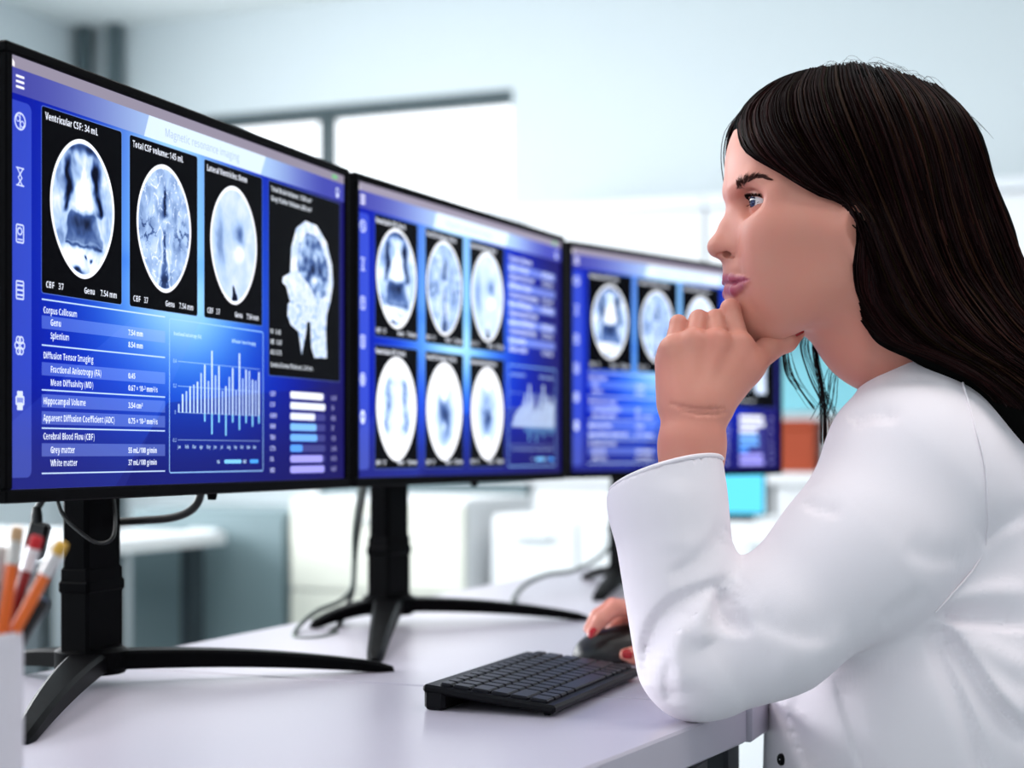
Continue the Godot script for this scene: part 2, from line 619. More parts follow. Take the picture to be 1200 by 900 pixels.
func lathe_square(s: float, h: float) -> ArrayMesh:
	var st := SurfaceTool.new()
	st.begin(Mesh.PRIMITIVE_TRIANGLES)
	for k in 4:
		var b := cbox(s, h, 0.03, 0.002)
		st.append_from(b, 0, Transform3D(Basis(Vector3.UP, k * PI / 2), Vector3.ZERO).translated_local(Vector3(0, 0.015, s / 2 - 0.015)))
	return st.commit()

# ---------------------------------------------------------------- pictures on the screens
const SW := 1568
const SH := 896

class Pad:
	var im: Image
	var ts: TextServer
	var fonts := {}
	func _init(w: int, h: int):
		im = Image.create(w, h, false, Image.FORMAT_RGBA8)
		ts = TextServerManager.get_primary_interface()
	func dot(x: int, y: int, c: Color, a: float) -> void:
		if a <= 0.0 or x < 0 or y < 0 or x >= im.get_width() or y >= im.get_height(): return
		im.set_pixel(x, y, im.get_pixel(x, y).lerp(Color(c.r, c.g, c.b, 1.0), minf(a, 1.0)))
	# rounded rectangle; line > 0 draws its outline only
	func rrect(x0: float, y0: float, x1: float, y1: float, r: float, c: Color, a := 1.0, line := 0.0) -> void:
		var cx := (x0 + x1) / 2.0; var cy := (y0 + y1) / 2.0
		var hx := (x1 - x0) / 2.0 - r; var hy := (y1 - y0) / 2.0 - r
		for y in range(int(y0) - 1, int(y1) + 2):
			for x in range(int(x0) - 1, int(x1) + 2):
				var q := Vector2(maxf(absf(x + 0.5 - cx) - hx, 0.0), maxf(absf(y + 0.5 - cy) - hy, 0.0))
				var d := q.length() - r
				if line > 0.0: d = absf(d + line / 2.0) - line / 2.0
				dot(x, y, c, clampf(0.5 - d, 0.0, 1.0) * a)
	func poly(p: PackedVector2Array, c: Color, a: float) -> void:
		var lo := p[0]; var hi := p[0]
		for q in p: lo = lo.min(q); hi = hi.max(q)
		for y in range(int(lo.y), int(hi.y) + 1):
			for x in range(int(lo.x), int(hi.x) + 1):
				if Geometry2D.is_point_in_polygon(Vector2(x + 0.5, y + 0.5), p): dot(x, y, c, a)
	func stroke(p: Array, w: float, c: Color, a := 1.0) -> void:
		for i in p.size() - 1:
			var u := Vector2(p[i][0], p[i][1]); var v := Vector2(p[i + 1][0], p[i + 1][1])
			for y in range(int(minf(u.y, v.y) - w) - 1, int(maxf(u.y, v.y) + w) + 2):
				for x in range(int(minf(u.x, v.x) - w) - 1, int(maxf(u.x, v.x) + w) + 2):
					var q := Vector2(x + 0.5, y + 0.5)
					var d := Geometry2D.get_closest_point_to_segment(q, u, v).distance_to(q)
					dot(x, y, c, clampf(w / 2.0 + 0.5 - d, 0.0, 1.0) * a)
	func ring(cx: float, cy: float, r: float, w: float, c: Color, a := 1.0) -> void:
		var p := []
		for i in 25: p.append([cx + r * cos(TAU * i / 24.0), cy + r * sin(TAU * i / 24.0)])
		stroke(p, w, c, a)
	func text(x: float, y: float, size: int, s: String, c: Color, bold := false, a := 1.0, squeeze := 1.0) -> float:
		if not fonts.has(bold):
			var f := SystemFont.new()
			f.font_names = PackedStringArray(["Droid Sans"])
			f.font_weight = 700 if bold else 400
			fonts[bold] = [f, f.get_rids()[0]]
		var r: RID = fonts[bold][1]
		var sz := Vector2i(size, 0)
		for ch in s:
			var g := ts.font_get_glyph_index(r, size, ch.unicode_at(0), 0)
			ts.font_render_glyph(r, sz, g)
			var uv := ts.font_get_glyph_uv_rect(r, sz, g)
			var off := ts.font_get_glyph_offset(r, sz, g)
			var t := ts.font_get_glyph_texture_idx(r, sz, g)
			if t >= 0 and uv.size.x > 0:
				var gi: Image = ts.font_get_texture_image(r, sz, t)
				var w := int(ceil(uv.size.x * squeeze))
				for j in int(uv.size.y):
					for i in w:
						var k := gi.get_pixel(int(uv.position.x + minf(i / squeeze, uv.size.x - 1.0)), int(uv.position.y) + j)
						dot(int(x + off.x * squeeze) + i, int(y + off.y) + j, c, k.a * a)
			x += ts.font_get_glyph_advance(r, size, g).x * squeeze
		return x

var scan_cache := {}

func scan_tone(v: float) -> Color:
	v = clampf(v, 0.0, 1.0)
	if v < 0.35: return Color(0.03, 0.05, 0.13).lerp(Color(0.24, 0.34, 0.56), v / 0.35)
	if v < 0.7: return Color(0.24, 0.34, 0.56).lerp(Color(0.66, 0.77, 0.93), (v - 0.35) / 0.35)
	return Color(0.66, 0.77, 0.93).lerp(Color(0.97, 0.98, 1.0), (v - 0.7) / 0.3)

func blob(x: float, y: float, cx: float, cy: float, rx: float, ry: float) -> float:
	var d := pow((x - cx) / rx, 2.0) + pow((y - cy) / ry, 2.0)
	return exp(-d * 1.4)

# one slice through a head, w x h pixels; alpha 0 outside the skull
func scan_image(kind: int, w: int, h: int) -> Image:
	var im := Image.create(w, h, false, Image.FORMAT_RGBA8)
	var n1 := FastNoiseLite.new(); n1.seed = 11 + kind * 7; n1.frequency = 0.9
	n1.fractal_octaves = 3
	var n2 := FastNoiseLite.new(); n2.seed = 40 + kind; n2.frequency = 3.0; n2.noise_type = FastNoiseLite.TYPE_SIMPLEX; n2.fractal_type = FastNoiseLite.FRACTAL_RIDGED
	for j in h:
		var y := (j + 0.5) / h * 2.0 - 1.0
		for i in w:
			var x := (i + 0.5) / w * 2.0 - 1.0
			var y_ := y
			var xx := x / (1.0 - 0.10 * y * y - 0.05 * y)
			var r := sqrt(xx * xx * 1.02 + y * y)
			if r > 1.0: continue
			var wx := 0.10 * n1.get_noise_2d(x * 1.6 + 9.0, y * 1.6); var wy := 0.08 * n1.get_noise_2d(x * 1.6, y * 1.6 + 9.0)
			x += wx; y += wy
			var ax := absf(x + wy)
			var a := n1.get_noise_2d(x * 2.2, y * 2.2); var b := n2.get_noise_2d(x, y)
			var v := 0.7
			match kind:
				0:
					v = 0.74 + 0.30 * a
					v -= 0.75 * exp(-pow((ax - 0.42 - 0.20 * (y + 0.45)) / 0.10, 2.0)) * smoothstep(-0.85, -0.5, y) * (1.0 - smoothstep(0.0, 0.12, y))
					v -= 0.55 * exp(-pow((y + 0.86) / 0.08, 2.0)) * (1.0 - smoothstep(0.3, 0.6, ax))
					v += 0.5 * exp(-pow(x / (0.07 + 0.35 * maxf(0.0, y + 0.6)), 2.0)) * (1.0 - smoothstep(-0.05, 0.05, y)) * smoothstep(-0.75, -0.5, y)
					var trap := (1.0 - smoothstep(0.28 + 0.5 * y, 0.36 + 0.5 * y, ax)) * smoothstep(0.03, 0.10, y) * (1.0 - smoothstep(0.46, 0.52, y))
					v = lerpf(v, 0.40 + 0.25 * a - 0.25 * blob(x, y, 0.16, 0.2, 0.14, 0.12) - 0.12 * blob(x, y, -0.16, 0.18, 0.14, 0.12), trap)
					v -= 0.5 * exp(-pow((y - 0.53) / 0.03, 2.0)) * (1.0 - smoothstep(0.5, 0.6, ax))
					v -= 0.9 * (blob(x, y, 0.12, 0.68, 0.05, 0.03) + blob(x, y, 0.28, 0.70, 0.05, 0.04) + blob(x, y, -0.15, 0.88, 0.2, 0.05))
					v += 0.25 * smoothstep(0.55, 0.7, y)
				1:
					v = 0.66 + 0.24 * a
					v -= 0.60 * exp(-pow((x - 0.03 - 0.12 * (y + 0.2)) / (0.05 + 0.06 * smoothstep(-0.5, -0.2, y)), 2.0)) * smoothstep(-0.75, -0.55, y) * (1.0 - smoothstep(-0.25, -0.15, y))
					v -= 0.50 * smoothstep(0.1, 0.5, b) * exp(-pow((y - 0.08) / 0.22, 2.0)) * smoothstep(0.2, 0.45, ax)
					v += 0.30 * smoothstep(0.35, 0.7, b)
					v -= 0.40 * exp(-pow(x / (0.05 + 0.16 * maxf(0.0, y)), 2.0)) * smoothstep(0.0, 0.15, y)
					v += 0.30 * exp(-pow((ax - 0.05 - 0.16 * maxf(0.0, y)) / 0.05, 2.0)) * smoothstep(0.05, 0.2, y)
				2:
					v = 0.82 + 0.10 * a
					v -= 0.30 * blob(x, y, -0.55, 0.0, 0.25, 0.5)
					v -= 0.42 * blob(x, y, 0.25, -0.22, 0.24, 0.22)
					v += 0.25 * blob(x, y, 0.2, 0.15, 0.2, 0.14)
					v -= 1.1 * (1.0 - smoothstep(0.03, 0.06, ax - maxf(0.0, y - 0.72) * 0.5)) * smoothstep(0.68, 0.76, y)
				3:
					v = 0.92 + 0.12 * a
					v -= 0.55 * exp(-pow((ax - 0.42 - 0.1 * y) / 0.13, 2.0)) * (1.0 - smoothstep(0.4, 0.65, absf(y + 0.05))) * (0.7 + 0.5 * b)
				4:
					v = 0.95 + 0.1 * a
					v -= 0.85 * blob(x, y, 0.0, 0.12, 0.40, 0.52)
					v += 0.60 * blob(x, y, 0.0, -0.35, 0.14, 0.3) + 0.5 * blob(x, y, -0.06, 0.30, 0.16, 0.18)
					v -= 0.35 * smoothstep(0.82, 0.97, r) * smoothstep(0.3, 0.7, absf(y))
				5:
					v = 0.9 + 0.1 * a
					v -= 0.65 * blob(x, y, 0.0, 0.0, 0.45, 0.62) * (0.8 + 0.9 * a)
					v += 0.45 * blob(x, y, 0.0, -0.6, 0.2, 0.16) + 0.3 * blob(x, y, 0.0, 0.55, 0.16, 0.14)
			var skull := smoothstep(0.915, 0.945, r)
			v = lerpf(v, 1.05, skull)
			if kind >= 3: v += 0.25 * smoothstep(0.70, 0.8, r)
			var c := scan_tone(v)
			c.a = clampf((1.0 - r) * w * 0.5, 0.0, 1.0)
			im.set_pixel(i, j, c)
			y = y_
	return im

func scan(kind: int) -> Image:
	if not scan_cache.has(kind): scan_cache[kind] = scan_image(kind, 244, 306)
	return scan_cache[kind]

func put_scan(p: Pad, kind: int, x: int, y: int, w: int, h: int) -> void:
	var s: Image = scan(kind).duplicate()
	if s.get_width() != w or s.get_height() != h: s.resize(w, h, Image.INTERPOLATE_BILINEAR)
	p.im.blend_rect(s, Rect2i(0, 0, w, h), Vector2i(x, y))

func profile_image(p: Pad, x0: float, y0: float, w: float, h: float) -> void:
	# side view of a head, cut in half
	var out := PackedVector2Array()
	for q in [[0.17, 0.40], [0.19, 0.22], [0.28, 0.08], [0.45, 0.01], [0.66, 0.02], [0.85, 0.12], [0.96, 0.28], [0.98, 0.42], [0.92, 0.56], [0.86, 0.64], [0.84, 0.76], [0.86, 0.96], [0.62, 0.97], [0.56, 0.90], [0.54, 0.72], [0.48, 0.72], [0.46, 0.80], [0.38, 0.96], [0.32, 0.80], [0.18, 0.76], [0.12, 0.70], [0.13, 0.62], [0.17, 0.60], [0.14, 0.56], [0.10, 0.50], [0.03, 0.48], [0.04, 0.44]]:
		out.append(Vector2(q[0] * w, q[1] * h))
	var inner := PackedVector2Array()
	for q in [[0.30, 0.32], [0.34, 0.18], [0.48, 0.09], [0.66, 0.10], [0.80, 0.18], [0.88, 0.30], [0.89, 0.42], [0.82, 0.52], [0.66, 0.56], [0.56, 0.48], [0.42, 0.42], [0.32, 0.38]]:
		inner.append(Vector2(q[0] * w, q[1] * h))
	var n1 := FastNoiseLite.new(); n1.seed = 5; n1.frequency = 0.022; n1.fractal_octaves = 3
	for j in int(h):
		for i in int(w):
			var q := Vector2(i + 0.5, j + 0.5)
			if not Geometry2D.is_point_in_polygon(q, out): continue
			var a := n1.get_noise_2d(i, j)
			var v := 0.88 + 0.18 * a
			if Geometry2D.is_point_in_polygon(q, inner):
				v = 0.58 + 0.42 * a - 0.35 * blob(q.x / w, q.y / h, 0.6, 0.36, 0.2, 0.08) + 0.5 * blob(q.x / w, q.y / h, 0.62, 0.42, 0.06, 0.04)
			elif q.y / h > 0.55 and a > 0.25: v -= 0.25
			p.dot(int(x0) + i, int(y0) + j, scan_tone(v), 1.0)

func ui_base(p: Pad) -> void:
	# deep blue ground with the bright flare of the program's wallpaper
	var g := Image.create(56, 32, false, Image.FORMAT_RGBA8)
	for j in 32:
		for i in 56:
			var x := i / 55.0; var y := j / 31.0
			var c := Color(0.035, 0.05, 0.50).lerp(Color(0.02, 0.12, 0.70), clampf(1.3 - absf(x - 0.4) * 2.2, 0.0, 1.0))
			c = c.lerp(Color(0.10, 0.08, 0.36), smoothstep(0.75, 1.0, x) * 0.9)
			c = c.lerp(Color(0.10, 0.09, 0.36), smoothstep(0.7, 1.0, y) * 0.8)
			var fl := 0.95 * exp(-pow((x - 0.42) / 0.17, 2.0) - pow((y - 0.50) / 0.17, 2.0))
			fl = maxf(fl, 0.85 * exp(-pow((x - 0.40) / 0.17, 2.0)) * (1.0 - smoothstep(0.35, 0.55, y)))
			c = c.lerp(Color(0.10, 0.42, 0.92), clampf(1.1 * exp(-pow((x - 0.44) / 0.26, 2.0) - pow((y - 0.45) / 0.36, 2.0)), 0.0, 1.0))
			c = c.lerp(Color(0.66, 0.88, 0.97), fl)
			g.set_pixel(i, j, c)
	g.resize(SW, SH, Image.INTERPOLATE_CUBIC)
	p.im.blit_rect(g, Rect2i(0, 0, SW, SH), Vector2i.ZERO)
	# slanting panes of the wallpaper
	p.poly(PackedVector2Array([Vector2(500, 480), Vector2(760, 480), Vector2(420, 896), Vector2(0, 896), Vector2(0, 760)]), Color(0.5, 0.6, 1.0), 0.10)
	p.poly(PackedVector2Array([Vector2(600, 700), Vector2(1568, 620), Vector2(1568, 896), Vector2(380, 896)]), Color(0.12, 0.08, 0.35), 0.25)
	# header and title plate
	var hd := Image.create(40, 2, false, Image.FORMAT_RGBA8)
	for i in 40:
		var x := i / 39.0
		var c := Color(0.27, 0.28, 0.62).lerp(Color(0.66, 0.78, 0.93), clampf(smoothstep(0.0, 0.42, x), 0.0, 1.0))
		c = c.lerp(Color(0.26, 0.28, 0.66), smoothstep(0.66, 0.95, x))
		hd.set_pixel(i, 0, c); hd.set_pixel(i, 1, c)
	hd.resize(SW, 78, Image.INTERPOLATE_BILINEAR)
	p.im.blit_rect(hd, Rect2i(0, 0, SW, 78), Vector2i.ZERO)
	p.poly(PackedVector2Array([Vector2(520, 24), Vector2(1090, 24), Vector2(1060, 78), Vector2(498, 78)]), Color(0.87, 0.93, 0.98), 0.85)
	p.im.fill_rect(Rect2i(0, 0, SW, 25), Color(0.56, 0.53, 0.60))
	p.poly(PackedVector2Array([Vector2(3, 22), Vector2(3, 4), Vector2(16, 14), Vector2(16, 24)]), Color(0.95, 0.93, 0.96), 1.0)
	p.rrect(1490, 6, 1525, 18, 5, Color(0.45, 0.75, 0.5), 0.9)
	p.text(588, 62, 28, "Magnetic resonance imaging", Color(0.60, 0.68, 0.80), false, 0.75)
	for k in 3: p.rrect(20, 38 + k * 11, 48, 43 + k * 11, 2, Color(0.95, 0.95, 1.0))
	p.ring(1525, 52, 9, 4, Color(0.85, 0.88, 1.0)); p.rrect(1516, 60, 1534, 70, 4, Color(0.85, 0.88, 1.0))
	# side bar and its signs
	p.rrect(-20, 92, 72, 872, 16, Color(0.45, 0.55, 0.95), 0.38)
	var w := Color(0.82, 0.86, 1.0)
	p.ring(34, 133, 17, 3.5, w); p.stroke([[34, 117], [34, 149]], 2.5, w); p.ring(27, 128, 6, 2, w); p.ring(41, 138, 6, 2, w)
	p.stroke([[24, 230], [40, 250], [26, 266]], 3, w); p.stroke([[44, 230], [28, 250], [42, 266]], 3, w); p.stroke([[22, 230], [46, 230]], 3, w); p.stroke([[22, 266], [46, 266]], 3, w)
	p.rrect(20, 346, 47, 386, 5, w, 1.0, 3.5); p.ring(33, 361, 7, 3, w); p.stroke([[27, 378], [41, 378]], 3, w)
	p.rrect(20, 463, 47, 503, 4, w, 1.0, 3.5)
	for k in 3: p.stroke([[26, 473 + k * 10], [31, 473 + k * 10]], 4, w); p.stroke([[35, 473 + k * 10], [42, 473 + k * 10]], 4, w)
	for k in 6: p.ring(33 + 9.0 * cos(k * 1.05), 598 + 13.0 * sin(k * 1.05), 7, 3, w)
	p.rrect(19, 702, 48, 722, 4, w, 1.0, 4); p.rrect(24, 692, 43, 704, 2, w, 1.0, 3); p.rrect(24, 716, 43, 732, 2, w, 1.0, 3)

func ui_panel(p: Pad, x0: float, y0: float, x1: float, y1: float) -> void:
	p.rrect(x0 - 2, y0 - 2, x1 + 2, y1 + 2, 8, Color(0.5, 0.62, 0.85), 0.55)
	p.rrect(x0, y0, x1, y1, 7, Color(0.008, 0.008, 0.02))

func ui_chart(p: Pad, x0: float, y0: float, x1: float, y1: float, bw := 1.0) -> void:
	var w := Color(0.80, 0.93, 1.0)
	var sx := (x1 - x0) / 468.0; var sy := (y1 - y0) / 374.0
	p.rrect(x0, y0, x1, y1, 8, Color(0.62, 0.82, 1.0), 0.9, 3.0)
	var zero := y0 + 226 * sy
	for gy in [102.0, 162.0, 226.0, 293.0]:
		p.stroke([[x0 + 40 * sx, y0 + gy * sy], [x1 - 20 * sx, y0 + gy * sy]], 1.6, w, 0.7)
	p.text(x0 + 18 * sx, y0 + 106 * sy, 12, "0.4", w); p.text(x0 + 18 * sx, y0 + 166 * sy, 12, "0.2", w); p.text(x0 + 24 * sx, y0 + 230 * sy, 12, "0", w); p.text(x0 + 14 * sx, y0 + 298 * sy, 12, "-0.2", w)
	p.text(x0 + 20 * sx, y0 + 40 * sy, 13, "Fractional Anisotropy (FA)", w, true, 0.9, 0.8); p.text(x0 + 300 * sx, y0 + 40 * sy, 13, "Diffusion Tensor Imaging", w, true, 0.9, 0.8)
	var top := [42, 92, 108, 134, 144, 160, 205, 250, 168, 325, 200, 250, 122, 148, 198, 247, 130, 328, 196, 245, 240, 194, 190, 238]
	var low := [0, 0, 0, 0, 0, 0, 0, 42, 0, 106, 0, 44, 0, 112, 0, 42, 0, 80, 0, 42, 0, 60, 0, 42]
	for i in 24:
		var x := x0 + (44 + i * 17.4) * sx
		p.rrect(x - 4 * sx * bw, zero - top[i] * 0.49 * sy, x + 3.4 * sx * bw, zero, 2, Color(0.84, 0.93, 1.0), 0.95 if i % 2 else 0.8)
		if low[i] > 0: p.rrect(x - 4 * sx, zero, x + 3.4 * sx, zero + low[i] * 0.49 * sy, 2, Color(0.55, 0.85, 1.0), 0.95)
	var mo := ["Jan", "Feb", "Mar", "Apr", "May", "Jun", "Jul", "Aug", "Sep", "Oct", "Nov", "Dec"]
	for i in 12: p.text(x0 + (38 + i * 34) * sx, y0 + 314 * sy, 12, mo[i], w, true, 0.9, 0.8)
	p.text(x0 + 225 * sx, y0 + 352 * sy, 12, "FA", w, true); p.rrect(x0 + 262 * sx, y0 + 342 * sy, x0 + 350 * sx, y0 + 352 * sy, 4, Color(0.5, 0.8, 1.0)); p.text(x0 + 358 * sx, y0 + 352 * sy, 12, "MD", w, true); p.rrect(x0 + 395 * sx, y0 + 342 * sy, x0 + 440 * sx, y0 + 352 * sy, 4, Color(0.3, 0.65, 1.0))

func ui_panel_text(p: Pad, x0: float, y0: float, y1: float, head: String) -> void:
	var w := Color(0.93, 0.95, 1.0)
	p.text(x0 + 12, y0 + 26, 21, head, w, true, 1.0, 0.86)
	p.text(x0 + 14, y1 - 12, 19, "CBF   37", w, true, 1.0, 0.9)
	p.text(x0 + 152, y1 - 12, 19, "Genu", w, true, 1.0, 0.85); p.text(x0 + 214, y1 - 12, 19, "7.54 mm", w, true, 1.0, 0.85)

func screen_table() -> ImageTexture:
	var p := Pad.new(SW, SH)
	ui_base(p)
	var w := Color(0.93, 0.96, 1.0)
	var heads := ["Ventricular CSF: 34 mL", "Total CSF volume: 145 mL", "Lateral Ventricles: 8mm"]
	for k in 3:
		var x := 107.0 + k * 331.5
		ui_panel(p, x, 86, x + 298, 481)
		put_scan(p, k, int(x) + 27, 130, 244, 308)
		ui_panel_text(p, x, 86, 481, heads[k])
	ui_panel(p, 1105, 86, 1540, 611)
	p.text(1118, 112, 20, "Total Brain Volume: 1350 cm\u00b3", w, true, 0.95, 0.86)
	p.text(1118, 138, 20, "Gray Matter Volume: 650 cm\u00b3", w, true, 0.95, 0.86)
	profile_image(p, 1172, 162, 330, 400)
	for k in 3: p.text(1114, 498 + k * 28, 17, ["FA   0.45", "MD   0.67", "ADC 0.75"][k], w, true, 0.95, 0.9)
	p.text(1114, 588, 17, "Cerebral Cortex Thickness: 2.45 mm", w, true, 0.95, 0.86)
	# table
	for y in [495, 592, 687, 768, 864]: p.rrect(107, y - 1.5, 589, y + 1.5, 1, Color(0.8, 0.9, 1.0))
	for y in [543, 642, 710, 746, 814]: p.rrect(107, y - 14, 589, y + 14, 1, Color(0.62, 0.72, 1.0), 0.38)
	var rows := [[112, 524, "Corpus Callosum", ""], [137, 549, "Genu", "7.54 mm"], [137, 577, "Splenium", "8.54 mm"], [112, 620, "Diffusion Tensor Imaging", ""], [137, 649, "Fractional Anisotropy (FA)", "0.45"], [137, 677, "Mean Diffusivity (MD)", "0.67 \u00d7 10-\u00b3 mm\u00b2/s"], [112, 717, "Hippocampal Volume", "3.54 cm\u00b3"], [112, 753, "Apparent Diffusion Coefficient (ADC)", "0.75 \u00d7 10-\u00b3 mm\u00b2/s"], [112, 792, "Cerebral Blood Flow (CBF)", ""], [137, 821, "Grey matter", "55 mL/100 g/min"], [137, 849, "White matter", "37 mL/100 g/min"]]
	for r in rows:
		p.text(r[0], r[1], 19, r[2], w, true, 1.0, 0.79)
		if r[3]: p.text(432, r[1], 18, r[3], w, true, 1.0, 0.84)
	ui_chart(p, 607, 496, 1075, 870)
	# gauges
	var names := ["CBF", "CSF", "GMV", "WM", "TBV", "CTh", "FA", "MD"]
	var fills := [0.94, 1.0, 0.70, 0.74, 0.76, 0.34, 0.92, 0.97]
	for k in 8:
		var y := 660.0 + k * 29.6
		var c: Color = [Color(0.95, 0.96, 1.0), Color(0.93, 0.95, 1.0), Color(0.90, 0.92, 1.0), Color(0.50, 0.74, 1.0), Color(0.45, 0.70, 1.0), Color(0.35, 0.62, 1.0), Color(0.64, 0.63, 0.98), Color(0.64, 0.63, 0.98)][k]
		p.rrect(1229, y - 10, 1445, y + 10, 8, Color(0.40, 0.42, 0.66), 0.55)
		p.rrect(1229, y - 10, 1229 + 216 * fills[k], y + 10, 8, c)
		p.text(1112, y + 7, 18, names[k], Color(0.75, 0.78, 0.95), true); p.text(1484, y + 7, 18, ["0.45", "34", "650", "37", "135", "2.45", "0.75", "0.67"][k], Color(0.62, 0.62, 0.80), true)
	return ImageTexture.create_from_image(p.im)

func screen_slices() -> ImageTexture:
	var p := Pad.new(SW, SH)
	ui_base(p)
	for r in 2:
		for k in 3:
			var x := 108.0 + k * 331.0; var y0 := 85.0 if r == 0 else 488.0; var y1 := 461.0 if r == 0 else 870.0
			ui_panel(p, x, y0, x + 278, y1)
			put_scan(p, k if r == 0 else 3 + k, int(x) + 7, int(y0) + (28 if r == 0 else 30), 264, 318 if r == 0 else 330)
			ui_panel_text(p, x - 8, y0, y1, ["Ventricular CSF: 34 mL", "Total CSF volume: 145 mL", "Lateral Ventricles: 8mm"][k])
	var w := Color(0.88, 0.92, 1.0)
	var words := ["Corpus Callosum", "Genu 7.54 mm", "Splenium 8.54 mm", "Diffusion Tensor", "Fractional Anisotropy", "Mean Diffusivity", "Hippocampal Volume", "Apparent Diffusion", "Cerebral Blood Flow", "Grey matter", "White matter"]
	for k in 11:
		var y := 120 + k * 33
		if k % 2 == 1: p.rrect(1084, y - 20, 1510, y + 10, 2, Color(0.62, 0.72, 1.0), 0.6)
		p.text(1092, y + 2, 27, words[k], w, true, 1.0, 0.92)
		if k % 3 != 0: p.text(1390, y + 2, 27, "0.75 mm", w, true, 0.9, 0.9)
	ui_chart(p, 1084, 500, 1520, 872, 1.5)
	return ImageTexture.create_from_image(p.im)

func screen_material(t: Texture2D, glow: float) -> StandardMaterial3D:
	var m := mat(Color(0.02, 0.02, 0.025), 0.3, 0.0, 0.10)
	m.emission_enabled = true
	m.emission = Color.WHITE
	m.emission_operator = BaseMaterial3D.EMISSION_OP_MULTIPLY
	m.emission_texture = t
	m.emission_energy_multiplier = glow
	return m

# ---------------------------------------------------------------- desks and what stands on them
const DESK := 0.74

func plan(p: Array) -> PackedVector2Array:
	var o := PackedVector2Array()
	for q in p:
		var w := cam_pt(q[0], 0.0, q[1])
		o.append(Vector2(w.x, w.z))
	return o

func build_desks() -> void:
	var top := mat(Color(0.69, 0.67, 0.72), 0.33, 0.0, 0.42)
	var steel := mat(Color(0.16, 0.17, 0.19), 0.45, 0.3)
	MT.desk = top
	var a := thing("desk", "white desk top under the pencil cup and the keyboard", "desk")
	part("desk_top", slab(plan([[0.2117, 1.4585], [-0.366, 0.407], [-1.02, 0.70], [-0.465, 1.7325]]), DESK - 0.034, DESK, 0.0022), top, a)
	for q in [[0.140, 1.400], [-0.34, 0.56], [-0.90, 0.78], [-0.43, 1.66]]:
		part("leg", cbox(0.05, DESK - 0.036, 0.05, 0.004), steel, a, cam_pt(q[0], (DESK - 0.036) / 2.0, q[1]))
	part("apron", cbox(0.03, 0.05, 0.96, 0.003), steel, a, cam_pt(-0.10, DESK - 0.0605, 0.98), Vector3(0, deg_to_rad(TH - 29.8), 0))
	var b := thing("desk", "white desk top under the mouse, beyond the joint from the keyboard", "desk")
	part("desk_top", slab(plan([[0.2175, 1.4595], [0.819, 2.945], [0.135, 3.222], [-0.464, 1.7365]]), DESK - 0.034, DESK, 0.0022), top, b)
	for q in [[0.19, 1.56], [0.77, 2.90], [0.16, 3.14], [-0.40, 1.78]]:
		part("leg", cbox(0.05, DESK - 0.036, 0.05, 0.004), steel, b, cam_pt(q[0], (DESK - 0.036) / 2.0, q[1]))

